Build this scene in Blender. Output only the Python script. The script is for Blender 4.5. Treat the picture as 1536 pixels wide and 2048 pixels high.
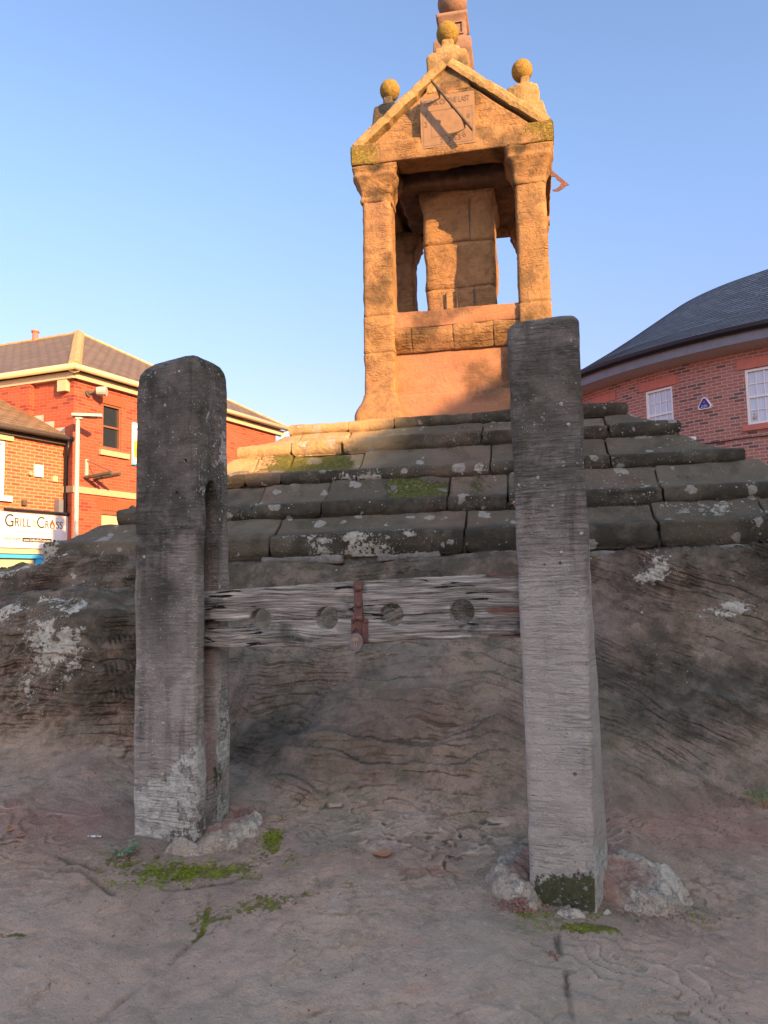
import bpy, bmesh, math, random
import numpy as np
from mathutils import Vector
random.seed(4)
for o in list(bpy.data.objects): bpy.data.objects.remove(o)
SC = bpy.context.scene
COL = SC.collection
R = math.radians

# ---------------------------------------------------------------- camera, sky, sun
EYE = 1.45
cd = bpy.data.cameras.new("camera"); cam = bpy.data.objects.new("camera", cd); COL.objects.link(cam)
cd.sensor_fit = 'VERTICAL'; cd.sensor_height = 36; cd.lens = 1500 / 2048 * 36
cd.clip_start = .05; cd.clip_end = 600
from mathutils import Matrix
cam.matrix_world = Matrix.Translation((0, 0, EYE)) @ Matrix.Rotation(R(95.3), 4, 'X') @ Matrix.Rotation(R(-1.3), 4, 'Z')
SC.camera = cam
SUN_AZ, SUN_EL = 40, 19           # degrees right of straight behind the camera
sd = Vector((math.sin(R(SUN_AZ)) * math.cos(R(SUN_EL)), -math.cos(R(SUN_AZ)) * math.cos(R(SUN_EL)), math.sin(R(SUN_EL))))
W = bpy.data.worlds.new("World"); SC.world = W; W.use_nodes = True
bg = W.node_tree.nodes["Background"]
sky = W.node_tree.nodes.new("ShaderNodeTexSky"); sky.sky_type = 'NISHITA'; sky.sun_disc = False
sky.sun_elevation = R(SUN_EL); sky.sun_rotation = math.atan2(sd.x, sd.y)
sky.air_density = 1.0; sky.dust_density = .2; sky.ozone_density = 2.2
wt = W.node_tree; wn = wt.nodes.new      # the sky: bluer and deeper away from the sun, warmer and brighter on the sun's side
tc = wn("ShaderNodeTexCoord"); dt = wn("ShaderNodeVectorMath"); dt.operation = 'DOT_PRODUCT'; wt.links.new(tc.outputs["Generated"], dt.inputs[0]); dt.inputs[1].default_value = (-sd.x, -sd.y, .15)
mr = wn("ShaderNodeMapRange"); mr.interpolation_type = 'SMOOTHSTEP'; wt.links.new(dt.outputs["Value"], mr.inputs[0]); mr.inputs[1].default_value = -.45; mr.inputs[2].default_value = .35
tn = wn("ShaderNodeMix"); tn.data_type = 'RGBA'; wt.links.new(mr.outputs[0], tn.inputs[0]); tn.inputs[6].default_value = (2.05, 1.5, 1.06, 1); tn.inputs[7].default_value = (.65, .60, .61, 1)
mu = wn("ShaderNodeMix"); mu.data_type = 'RGBA'; mu.blend_type = 'MULTIPLY'; mu.inputs[0].default_value = 1; wt.links.new(sky.outputs[0], mu.inputs[6]); wt.links.new(tn.outputs[2], mu.inputs[7])
sz = wn("ShaderNodeSeparateXYZ"); wt.links.new(tc.outputs["Generated"], sz.inputs[0]); m2 = wn("ShaderNodeMapRange"); m2.interpolation_type = 'SMOOTHSTEP'; wt.links.new(sz.outputs[2], m2.inputs[0]); m2.inputs[1].default_value = .55; m2.inputs[2].default_value = .05
t2 = wn("ShaderNodeMix"); t2.data_type = 'RGBA'; wt.links.new(m2.outputs[0], t2.inputs[0]); t2.inputs[6].default_value = (1.0, 1.0, 1.0, 1); t2.inputs[7].default_value = (.735, .56, .79, 1)
m3 = wn("ShaderNodeMix"); m3.data_type = 'RGBA'; m3.blend_type = 'MULTIPLY'; m3.inputs[0].default_value = 1; wt.links.new(mu.outputs[2], m3.inputs[6]); wt.links.new(t2.outputs[2], m3.inputs[7])
wt.links.new(m3.outputs[2], bg.inputs[0]); bg.inputs[1].default_value = 0.15
sl = bpy.data.lights.new("sun", 'SUN'); sl.energy = 3.9; sl.angle = R(0.5); sl.color = (1, .57, .24)
so = bpy.data.objects.new("sun", sl); COL.objects.link(so); so.rotation_euler = sd.to_track_quat('Z', 'Y').to_euler(); so.location = (5, -8, 12)
vs = SC.view_settings; vs.view_transform = 'Standard'; vs.look = 'None'; vs.exposure = 1.9; vs.gamma = 1

# ---------------------------------------------------------------- noise
def _h(x, y, z):
    n = (x.astype(np.int64) * 374761393 + y.astype(np.int64) * 668265263 + z.astype(np.int64) * 1274126177) & 0xffffffff
    n = ((n ^ (n >> 13)) * 1274126177) & 0xffffffff
    n = ((n ^ (n >> 16)) * 2246822519) & 0xffffffff
    return ((n ^ (n >> 15)) & 0xffff) / 32767.5 - 1
def vn(x, y, z):
    x, y, z = np.broadcast_arrays(np.asarray(x, float), np.asarray(y, float), np.asarray(z, float))
    i, j, k = np.floor(x), np.floor(y), np.floor(z); u, v, w = x - i, y - j, z - k
    u, v, w = [t * t * (3 - 2 * t) for t in (u, v, w)]
    a = lambda p, q, r: _h(i + p, j + q, k + r)
    l = lambda p, q, t: p + (q - p) * t
    return l(l(l(a(0,0,0), a(1,0,0), u), l(a(0,1,0), a(1,1,0), u), v), l(l(a(0,0,1), a(1,0,1), u), l(a(0,1,1), a(1,1,1), u), v), w)
def fbm(x, y, z, f=1, o=4, g=.5):
    s, a = 0, 1
    for q in range(o):
        s = s + a * vn(np.asarray(x) * f + 17.3 * q, np.asarray(y) * f + 5.1 * q, np.asarray(z) * f + 9.7 * q); a *= g; f *= 2.03
    return s
def ss(a, b, x):
    t = np.clip((np.asarray(x, float) - a) / (b - a), 0, 1); return t * t * (3 - 2 * t)

# ---------------------------------------------------------------- objects
ORG = {}
def thing(name, label, cat, loc, group=None):
    o = bpy.data.objects.new(name, None); COL.objects.link(o); o.location = loc; o.empty_display_size = .2
    tag(o, label, cat, group); ORG[o.name] = Vector(loc); return o
def tag(o, label=None, cat=None, group=None, kind=None):
    if label: o['label'] = label
    if cat: o['category'] = cat
    if group: o['group'] = group
    if kind: o['kind'] = kind
    return o
def mesh(name, V, F, mat, parent=None, uv=None, smooth=False, attrs=None, origin=None):
    V = np.asarray(V, float)
    if parent is not None: org = ORG[parent.name]
    else: org = Vector(origin) if origin is not None else Vector((0, 0, 0))
    me = bpy.data.meshes.new(name)
    me.from_pydata((V - np.array(org)).tolist(), [], F if isinstance(F, list) else F.tolist())
    if uv is not None:
        L = me.uv_layers.new(name="UVMap"); L.data.foreach_set("uv", np.asarray(uv, float).ravel())
    if attrs:
        for k, a in attrs.items():
            at = me.attributes.new(k, 'FLOAT', 'POINT'); at.data.foreach_set("value", np.asarray(a, float).ravel())
    me.materials.append(mat)
    if smooth: me.polygons.foreach_set("use_smooth", [True] * len(me.polygons))
    me.update()
    o = bpy.data.objects.new(name, me); COL.objects.link(o)
    if parent is not None: o.parent = parent
    else: o.location = org
    ORG[o.name] = org
    return o

class MB:                                  # collects faceted shapes for one mesh
    def __init__(s): s.V = []; s.F = []; s.U = []
    def add(s, V, F, U=None):
        b = len(s.V); s.V += [tuple(map(float, v)) for v in V]
        for i, f in enumerate(F):
            s.F.append([b + q for q in f]); s.U += (U[i] if U else [(0, 0)] * len(f))
    def quad(s, a, b, c, d, U=None): s.add([a, b, c, d], [(0, 1, 2, 3)], [U] if U else None)
    def box(s, P, d, n, a0, a1, z0, z1, b0, b1, z1b=None):      # along d, outward n
        P, d, n = map(np.array, (P, d, n)); P = P.astype(float)
        V = []
        for b in (b0, b1):
            for a, z in ((a0, z0), (a1, z0), (a1, z1), (a0, z1)):
                p = P + np.array([*d, 0]) * a + np.array([*n, 0]) * b; V.append((p[0], p[1], P[2] + z))
        F = [(0, 1, 2, 3), (7, 6, 5, 4), (0, 4, 5, 1), (1, 5, 6, 2), (2, 6, 7, 3), (3, 7, 4, 0)]
        uv = [(a0, z0), (a1, z0), (a1, z1), (a0, z1)] * 2
        U = []
        for f in F:
            if len({q // 4 for q in f}) == 1: U.append([uv[q] for q in f])
            else: U.append([(uv[q][0] + (q // 4) * (b1 - b0), uv[q][1] + ((q // 4) * (b1 - b0) if f in ((0,4,5,1),(2,6,7,3)) else 0)) for q in f])
        s.add(V, F, U)
    def tube(s, pts, r, k=8):
        pts = [Vector(p) for p in pts]; rs = r if isinstance(r, (list, tuple)) else [r] * len(pts); V = []
        for i, p in enumerate(pts):
            t = (pts[min(i + 1, len(pts) - 1)] - pts[max(i - 1, 0)]).normalized()
            a = t.orthogonal().normalized() if abs(t.z) < .95 else Vector((1, 0, 0)); 
            if abs(t.z) < .95: a = t.cross(Vector((0, 0, 1))).normalized()
            b = t.cross(a).normalized()
            V += [p + (a * math.cos(q * 2 * math.pi / k) + b * math.sin(q * 2 * math.pi / k)) * rs[i] for q in range(k)]
        F = [(i * k + q, i * k + (q + 1) % k, (i + 1) * k + (q + 1) % k, (i + 1) * k + q) for i in range(len(pts) - 1) for q in range(k)]
        F += [tuple(range(k))[::-1], tuple((len(pts) - 1) * k + q for q in range(k))]
        s.add(V, F)
    def ball(s, c, r, k=16, sz=1):
        V = []; m = k // 2
        for i in range(m + 1):
            for j in range(k):
                a, b = math.pi * i / m, 2 * math.pi * j / k
                V.append((c[0] + r * math.sin(a) * math.cos(b), c[1] + r * math.sin(a) * math.sin(b), c[2] + r * sz * math.cos(a)))
        s.add(V, [(i * k + j, (i + 1) * k + j, (i + 1) * k + (j + 1) % k, i * k + (j + 1) % k) for i in range(m) for j in range(k)])
    def prism(s, poly, off):                # poly 3D points, off vector
        n = len(poly); A = [Vector(p) for p in poly]; B = [p + Vector(off) for p in A]
        s.add(A + B, [tuple(range(n))[::-1], tuple(range(n, 2 * n))] + [(i, (i + 1) % n, n + (i + 1) % n, n + i) for i in range(n)])
    def build(s, name, mat, parent=None, smooth=False, origin=None):
        o = mesh(name, s.V, s.F, mat, parent, s.U, smooth, None, origin)
        bm = bmesh.new(); bm.from_mesh(o.data); bmesh.ops.recalc_face_normals(bm, faces=bm.faces); bm.to_mesh(o.data); bm.free()
        return o

def axis_pts(h, r, step):
    n = max(2, int(round(2 * (h - r) / step)) + 1)
    return np.concatenate([[-h, -h + .12 * r, -h + .4 * r], np.linspace(-h + r, h - r, n), [h - .4 * r, h - .12 * r, h]])
def rblock(name, c, size, yaw, mat, parent=None, r=.015, step=.04, amp=.008, freq=7, shape=None, attrs=None, origin=None, lo=0.):
    """worn rectangular stone: rounded, noise-displaced box"""
    hx, hy, hz = [q / 2 for q in size]; r = min(r, hx * .9, hy * .9, hz * .9)
    X, Y, Z = axis_pts(hx, r, step), axis_pts(hy, r, step), axis_pts(hz, r, step)
    nx, ny, nz = len(X), len(Y), len(Z); idx = {}; P = []
    def g(i, j, k):
        t = (i, j, k)
        if t not in idx: idx[t] = len(P); P.append((X[i], Y[j], Z[k]))
        return idx[t]
    F = []
    for i in range(nx - 1):
        for j in range(ny - 1):
            F.append((g(i,j,0), g(i,j+1,0), g(i+1,j+1,0), g(i+1,j,0))); F.append((g(i,j,nz-1), g(i+1,j,nz-1), g(i+1,j+1,nz-1), g(i,j+1,nz-1)))
    for i in range(nx - 1):
        for k in range(nz - 1):
            F.append((g(i,0,k), g(i+1,0,k), g(i+1,0,k+1), g(i,0,k+1))); F.append((g(i,ny-1,k), g(i,ny-1,k+1), g(i+1,ny-1,k+1), g(i+1,ny-1,k)))
    for j in range(ny - 1):
        for k in range(nz - 1):
            F.append((g(0,j,k), g(0,j,k+1), g(0,j+1,k+1), g(0,j+1,k))); F.append((g(nx-1,j,k), g(nx-1,j+1,k), g(nx-1,j+1,k+1), g(nx-1,j,k+1)))
    P = np.array(P); H = np.array([hx, hy, hz]) - r
    q = np.clip(P, -H, H); n = P - q; n /= np.maximum(np.linalg.norm(n, axis=1, keepdims=True), 1e-9)
    P = q + n * r
    if shape is not None: P = shape(P, (hx, hy, hz))
    cs, sn = math.cos(yaw), math.sin(yaw)
    def rot(A): return np.stack([A[:,0]*cs - A[:,1]*sn, A[:,0]*sn + A[:,1]*cs, A[:,2]], 1)
    Wp = rot(P) + np.array(c); nn = rot(n)
    d = fbm(Wp[:,0], Wp[:,1], Wp[:,2], freq, 4) * amp
    if lo: d = d + fbm(Wp[:,0], Wp[:,1], Wp[:,2], freq * .3, 2) * lo
    Wp = Wp + nn * d[:, None]
    return mesh(name, Wp, F, mat, parent, None, True, attrs(Wp, nn) if attrs else None, origin)

def loft(name, secs, mat, parent=None, dz=.03, per=8, amp=.006, freq=8, attrs=None, fn=None, origin=None):
    """secs: (z, four corner xy, corner radius); rough lofted stone"""
    Z = [s[0] for s in secs]; zs = []
    for a, b in zip(Z[:-1], Z[1:]):
        m = max(1, int(abs(b - a) / dz + .5)); zs += [a + (b - a) * i / m for i in range(m)]
    zs.append(Z[-1]); zs = np.array(zs); V = []; N = []; UVS = []
    fr = np.linspace(0, 1, per, endpoint=False)
    ix = np.clip(np.searchsorted(Z, zs, side='right') - 1, 0, len(Z) - 2)
    for z, i in zip(zs, ix):
        t = (z - Z[i]) / (Z[i+1] - Z[i]) if Z[i+1] != Z[i] else 1
        C = [np.array(secs[i][1][q]) * (1 - t) + np.array(secs[i+1][1][q]) * t for q in range(4)]
        r = secs[i][2] * (1 - t) + secs[i+1][2] * t; cen = sum(C) / 4
        for q in range(4):
            a, b = C[q], C[(q + 1) % 4]; L = np.linalg.norm(b - a); e = (b - a) / L; nrm = np.array([e[1], -e[0]])
            rr = min(r, L * .45)
            pv = C[q - 1]; e0 = (a - pv) / np.linalg.norm(a - pv); n0 = np.array([e0[1], -e0[0]])
            cc = a - e0 * rr + e * rr
            for w in (0, .5):           # corner arc
                nn = n0 * (1 - w) + nrm * w; nn /= np.linalg.norm(nn); V.append((*(cc + nn * rr), z)); N.append((*nn, 0))
            for w in fr: 
                p = a + e * (rr + (L - 2 * rr) * w); V.append((*p, z)); N.append((*nrm, 0))
    k = 4 * (2 + per); V = np.array(V); N = np.array(N)
    d = fbm(V[:,0], V[:,1], V[:,2], freq, 4) * amp
    V = V + N * d[:, None]
    if fn: V = fn(V, N)
    m = len(zs)
    F = [(i*k+j, i*k+(j+1)%k, (i+1)*k+(j+1)%k, (i+1)*k+j) for i in range(m-1) for j in range(k)]
    c0 = V[:k].mean(0); c1 = V[-k:].mean(0); V = np.vstack([V, c0, c1]); N = np.vstack([N, (0,0,-1), (0,0,1)])
    F += [(j+1 if j+1<k else 0, j, m*k) for j in range(k)] + [((m-1)*k+j, (m-1)*k+(j+1)%k, m*k+1) for j in range(k)]
    return mesh(name, V, F, mat, parent, None, True, attrs(V, N) if attrs else None, origin)

# ---------------------------------------------------------------- materials
class G:
    def __init__(s, name):
        s.m = bpy.data.materials.new(name); s.m.use_nodes = True; s.t = s.m.node_tree; s.t.nodes.clear()
        s.o = s.t.nodes.new("ShaderNodeOutputMaterial"); s.b = s.t.nodes.new("ShaderNodeBsdfPrincipled")
        s.t.links.new(s.b.outputs[0], s.o.inputs[0]); s.pos = s.n("ShaderNodeNewGeometry").outputs["Position"]
        s.b.inputs["Specular IOR Level"].default_value = .25
    def n(s, ty, **kw):
        x = s.t.nodes.new(ty)
        for k, v in kw.items(): setattr(x, k, v)
        return x
    def put(s, sock, v):
        if isinstance(v, bpy.types.NodeSocket): s.t.links.new(v, sock)
        elif v is not None:
            if sock.type == 'RGBA' and len(v) == 3: v = (*v, 1)
            sock.default_value = v
    def ma(s, op, a, b=None, c=None, clamp=False):
        x = s.n("ShaderNodeMath", operation=op, use_clamp=clamp)
        for i, v in enumerate((a, b, c)):
            if v is not None: s.put(x.inputs[i], v)
        return x.outputs[0]
    def vm(s, op, a, b):
        x = s.n("ShaderNodeVectorMath", operation=op); s.put(x.inputs[0], a); s.put(x.inputs[1], b); return x.outputs[0]
    def mix(s, f, a, b, mode='MIX'):
        x = s.n("ShaderNodeMix", data_type='RGBA', blend_type=mode); s.put(x.inputs[0], f); s.put(x.inputs[6], a); s.put(x.inputs[7], b); return x.outputs[2]
    def noise(s, scale, vec=None, detail=5, rough=.55, dist=0):
        x = s.n("ShaderNodeTexNoise"); s.put(x.inputs["Vector"], vec if vec is not None else s.pos)
        for k, v in (("Scale", scale), ("Detail", detail), ("Roughness", rough), ("Distortion", dist)): s.put(x.inputs[k], v)
        return x.outputs[0]
    def vor(s, scale, vec=None, feature='F1', rnd=1):
        x = s.n("ShaderNodeTexVoronoi", feature=feature); s.put(x.inputs["Vector"], vec if vec is not None else s.pos); s.put(x.inputs["Scale"], scale); s.put(x.inputs["Randomness"], rnd); return x
    def step(s, v, a, b, lo=0, hi=1):
        x = s.n("ShaderNodeMapRange", interpolation_type='SMOOTHSTEP'); s.put(x.inputs[0], v); s.put(x.inputs[1], a); s.put(x.inputs[2], b); s.put(x.inputs[3], lo); s.put(x.inputs[4], hi); return x.outputs[0]
    def attr(s, name): return s.n("ShaderNodeAttribute", attribute_name=name).outputs["Fac"]
    def sc(s, v): return s.vm('MULTIPLY', s.pos, v)
    def bump(s, h, strength=.5, dist=.01, prev=None):
        x = s.n("ShaderNodeBump"); s.put(x.inputs["Height"], h); x.inputs["Strength"].default_value = strength; x.inputs["Distance"].default_value = dist
        if prev is not None: s.put(x.inputs["Normal"], prev)
        return x.outputs[0]
    def fin(s, col, rough=.9, nrm=None, metal=0):
        s.put(s.b.inputs["Base Color"], col); s.put(s.b.inputs["Roughness"], rough); s.put(s.b.inputs["Metallic"], metal)
        if nrm is not None: s.put(s.b.inputs["Normal"], nrm)
        return s.m

LICH = (.74, .68, .54); MOSS = (.17, .18, .015)
PALE = {'tooled_gritstone': (.60, .53, .44), 'bedrock': (.70, .52, .39)}
def stone(name, c1, c2, c3, f=1.5, grain=.25, strata=0, bump=.5, lichen=0., liccol=LICH, moss=0., mosscol=MOSS, tool=0, streak=0, blotch=None, bl=.5, spot=.5, tilt=False, disc=False):
    g = G(name); p = g.pos
    sep = g.n("ShaderNodeSeparateXYZ"); g.put(sep.inputs[0], p); z = sep.outputs[2]; x = sep.outputs[0]
    n1 = g.noise(f, None, 4, .6); n2 = g.noise(f * 4.3, None, 6, .65, .3); n3 = g.noise(150, None, 4, .75)
    col = g.mix(g.step(n1, .38, .62), c1, c2); col = g.mix(g.step(n2, .45, .7), col, c3)
    if blotch: col = g.mix(g.ma('MULTIPLY', g.step(g.noise(f * 2.1, g.vm('ADD', p, (7, 3, 1)), 5, .6, .6), .5, .62), bl), col, blotch)
    if streak: # vertical weather streaks
        sv = g.noise(1, g.sc((22, 22, 1.6)), 5, .6); col = g.mix(g.step(sv, .5, .68, 0, streak), col, [q * .35 for q in c1]); col = g.mix(g.step(sv, .36, .25, 0, streak * .8), col, [min(1, q * 1.7) for q in c2])
    h = g.ma('MULTIPLY', n3, .45); h = g.ma('ADD', h, g.ma('MULTIPLY', n2, 1.0))
    n4 = g.noise(38, None, 5, .7); h = g.ma('ADD', h, g.ma('MULTIPLY', n4, .8))
    if strata:
        if tilt:
            zz = g.ma('ADD', z, g.ma('MULTIPLY', g.ma('MAXIMUM', g.ma('SUBTRACT', x, .5), 0), .42))
            zz = g.ma('ADD', zz, g.ma('MULTIPLY', g.noise(1.4, None, 3, .5), .22))
            cb = g.n("ShaderNodeCombineXYZ"); g.put(cb.inputs[0], g.ma('MULTIPLY', x, 3.2)); g.put(cb.inputs[1], g.ma('MULTIPLY', sep.outputs[1], 2.0)); g.put(cb.inputs[2], g.ma('MULTIPLY', zz, 34)); sv = cb.outputs[0]
        else: sv = g.sc((3, 3, 40))
        wz = zz if tilt else z
        warp = g.ma('ADD', g.ma('MULTIPLY', g.noise(1.7, None, 4, .5), .17), g.ma('MULTIPLY', g.noise(19, None, 4, .6), .012)); nzs = g.n('ShaderNodeSeparateXYZ'); g.put(nzs.inputs[0], g.n('ShaderNodeNewGeometry').outputs['True Normal']); slp = g.step(nzs.outputs[2], .975, .90, .22, 1)
        gt = g.ma('MULTIPLY', slp, g.step(g.noise(1.7, g.vm('ADD', p, (3, 9, 4)), 5, .65), .40, .54))
        for fq, wd, st_, off in ((19., .20, .9, 0.), (47., .22, .6, 3.7)):
            w_ = g.ma('MULTIPLY', g.ma('ADD', wz, warp), fq); fr_ = g.ma('FRACT', g.ma('ADD', w_, off))
            gg = g.ma('MULTIPLY', g.step(g.noise(3.1, g.vm('ADD', p, (off, 2, 5)), 4, .65), .46, .56), gt) if fq > 30 else g.ma('MULTIPLY', gt, g.step(g.noise(5.0, g.vm('ADD', p, (1, 6, off)), 4, .65), .42, .54))
            ln_ = g.ma('MULTIPLY', g.step(fr_, g.ma('MULTIPLY', g.step(g.noise(6.5, g.vm('ADD', p, (off, 4, 4)), 4, .6), .36, .64), wd * 1.7), .0), gg); hi_ = g.ma('MULTIPLY', g.step(fr_, .80, .97), gg)
            col = g.mix(g.ma('MULTIPLY', ln_, st_ * min(strata, 1)), col, (.035, .035, .015) if tilt else [q * .4 for q in c1]); col = g.mix(g.ma('MULTIPLY', hi_, .30 * min(strata, 1)), col, [min(1, q * 1.5) for q in c3])
            h = g.ma('ADD', h, g.ma('MULTIPLY', g.ma('MULTIPLY', fr_, gg), 1.1 * strata)); h = g.ma('SUBTRACT', h, g.ma('MULTIPLY', ln_, 1.2 * strata))
        if tilt:
            ol = g.step(g.noise(2.7, g.vm('ADD', p, (8, 2, 6)), 6, .68), .50, .64, 0, .32); col = g.mix(ol, col, (.13, .125, .07))
            dk2 = g.step(g.noise(4.1, g.vm('ADD', p, (5, 8, 1)), 7, .72), .52, .66, 0, .42); col = g.mix(dk2, col, (.085, .075, .06))
            fl = g.noise(1, g.sc((9, 20, 30)), 5, .7, .6); fg = g.ma('MULTIPLY', g.ma('SUBTRACT', 1.15, slp), g.step(g.noise(2.4, g.vm('ADD', p, (6, 6, 2)), 4, .6), .44, .56))
            col = g.mix(g.ma('MULTIPLY', g.step(fl, .55, .60, 0, .75), fg), col, (.58, .42, .33)); col = g.mix(g.ma('MULTIPLY', g.step(fl, .535, .55), g.ma('MULTIPLY', g.step(fl, .56, .55), fg)), col, (.10, .085, .06))
            sm = g.noise(13, g.vm('ADD', p, (2, 7, 3)), 7, .75); col = g.mix(g.step(sm, .50, .62, 0, .62), col, (.14, .12, .085)); col = g.mix(g.step(sm, .46, .36, 0, .6), col, (.60, .47, .38)); h = g.ma('ADD', h, g.ma('MULTIPLY', sm, 1.2))
            gp_ = g.step(g.noise(2.0, g.vm('ADD', p, (9, 1, 4)), 6, .66), .52, .62, 0, .55); col = g.mix(gp_, col, (.22, .21, .14))
            gr2 = g.step(g.noise(1.6, g.vm('ADD', p, (1, 3, 9)), 5, .6), .5, .62, 0, .35); col = g.mix(gr2, col, (.27, .245, .215))
    if tool:
        tw = g.noise(1, g.sc((7, 7, 150)), 3, .55, .5); tf = g.ma('MULTIPLY', g.step(tw, .52, .62), g.step(n1, .35, .6, .25, 1)); col = g.mix(g.ma('MULTIPLY', tf, .14), col, [q * .4 for q in c1])
        h = g.ma('SUBTRACT', h, g.ma('MULTIPLY', tf, tool)); 
        tl = g.step(tw, .42, .34, 0, .08); col = g.mix(tl, col, [min(1, q * 1.9) for q in c2])
    if tool:
        ds = g.noise(1, g.sc((26, 26, 210)), 4, .7); dg = g.step(g.noise(2.6, g.vm('ADD', p, (4, 4, 0)), 4, .6), .44, .6)
        col = g.mix(g.ma('MULTIPLY', g.step(ds, .54, .62, 0, .75), dg), col, (.68, .64, .56)); col = g.mix(g.ma('MULTIPLY', g.step(ds, .42, .34, 0, .6), g.step(n2, .4, .6)), col, (.10, .085, .07)); pt = g.vor(16, g.vm('ADD', p, (2, 2, 2))); ps = g.n("ShaderNodeSeparateColor"); g.put(ps.inputs[0], pt.outputs["Color"])
        pit = g.ma('MULTIPLY', g.step(ps.outputs[2], .8, .84), g.step(g.vor(16, g.vm('ADD', p, (2, 2, 2))).outputs["Distance"], .12, .05)); col = g.mix(pit, col, (.03, .025, .02)); h = g.ma('SUBTRACT', h, g.ma('MULTIPLY', pit, 3))
    col = g.mix(g.step(n3, .3, .7, 0, grain), col, [q * .45 for q in c1]); col = g.mix(g.step(n4, .55, .75, 0, grain), col, [min(1, q * 1.6) for q in c3])
    red = g.attr('red'); col = g.mix(g.ma('MULTIPLY', red, g.step(n2, .3, .6, .35, .9)), col, (.33, .16, .12))
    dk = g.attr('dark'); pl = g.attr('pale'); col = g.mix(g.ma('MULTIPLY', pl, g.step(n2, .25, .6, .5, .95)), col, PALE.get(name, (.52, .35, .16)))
    col = g.mix(g.ma('MULTIPLY', dk, g.step(n2, .3, .6, .5, 1)), col, (.035, .033, .022))
    # moss
    mn = g.ma('ADD', g.ma('MULTIPLY', g.noise(11, None, 4, .65), .42), g.ma('MULTIPLY', g.noise(60, None, 4, .7), .58))
    mt = g.ma('SUBTRACT', .76 - moss * .35, g.ma('MULTIPLY', g.attr('moss'), .42)); mf = g.step(g.ma('SUBTRACT', mn, mt), 0, .07)
    mcol = g.mix(g.step(n4, .4, .65), mosscol, [q * 2.1 for q in mosscol]); col = g.mix(g.ma('MULTIPLY', mf, .85), col, mcol)
    h = g.ma('ADD', h, g.ma('MULTIPLY', mf, g.ma('MULTIPLY', n3, 1.6)))
    # lichen: crusts and round specks
    ln = g.ma('ADD', g.ma('MULTIPLY', g.noise(5.5, g.vm('ADD', p, (2, 5, 8)), 4, .65), .6), g.ma('MULTIPLY', g.noise(42, None, 4, .7), .4))
    la = g.attr('lich'); lt = g.ma('SUBTRACT', .74 - lichen * .3, g.ma('MULTIPLY', la, .30)); lf = g.step(g.ma('SUBTRACT', ln, lt), 0, .035)
    vo = g.vor(46, g.vm('ADD', p, g.vm('MULTIPLY', g.n_col(28), (.012, .012, .012)))); vs_ = g.n("ShaderNodeSeparateColor"); g.put(vs_.inputs[0], vo.outputs["Color"])
    gate = g.step(g.ma('ADD', g.ma('ADD', vs_.outputs[0], g.ma('MULTIPLY', la, .55)), g.ma('MULTIPLY', g.step(g.noise(4, None, 3), .4, .65), .25)), 1.12 - spot * .3, 1.16 - spot * .3)
    rad = g.ma('MULTIPLY', vs_.outputs[1], .32); sf = g.ma('MULTIPLY', gate, g.step(g.ma('SUBTRACT', vo.outputs["Distance"], rad), .06, -.02))
    vo2 = g.vor(120, g.vm('ADD', p, (3, 1, 2))); v2 = g.n("ShaderNodeSeparateColor"); g.put(v2.inputs[0], vo2.outputs["Color"])
    gt2 = g.step(g.ma('ADD', v2.outputs[0], g.ma('ADD', g.ma('MULTIPLY', la, .5), g.ma('MULTIPLY', g.step(g.noise(3.1, None, 4), .42, .62), .3))), 1.16 - spot * .28, 1.2 - spot * .28)
    sf = g.ma('MAXIMUM', sf, g.ma('MULTIPLY', gt2, g.step(g.ma('SUBTRACT', vo2.outputs["Distance"], g.ma('MULTIPLY', v2.outputs[1], .34)), .08, -.04)))
    if disc:
        vd = g.vor(8.5, g.vm('ADD', p, g.vm('MULTIPLY', g.n_col(14), (.09, .09, .09)))); v3 = g.n("ShaderNodeSeparateColor"); g.put(v3.inputs[0], vd.outputs["Color"])
        df = g.ma('MULTIPLY', g.step(v3.outputs[0], .58, .6), g.step(g.ma('SUBTRACT', vd.outputs["Distance"], g.ma('MULTIPLY', v3.outputs[1], .44)), .04, -.02)); col = g.mix(g.ma('MULTIPLY', df, g.step(n4, .3, .6, .45, .8)), col, (.40, .37, .31))
    lf = g.ma('MAXIMUM', lf, sf); lc = g.mix(g.step(n4, .35, .6), [q * .62 for q in liccol], liccol); col = g.mix(g.ma('MULTIPLY', lf, .88), col, lc)
    h = g.ma('ADD', h, g.ma('MULTIPLY', lf, .5))
    return g.fin(col, .93, g.bump(h, bump, .02))
def _ncol(s, scale):
    x = s.n("ShaderNodeTexNoise"); s.put(x.inputs["Vector"], s.pos); x.inputs["Scale"].default_value = scale; return x.outputs["Color"]
G.n_col = _ncol

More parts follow.
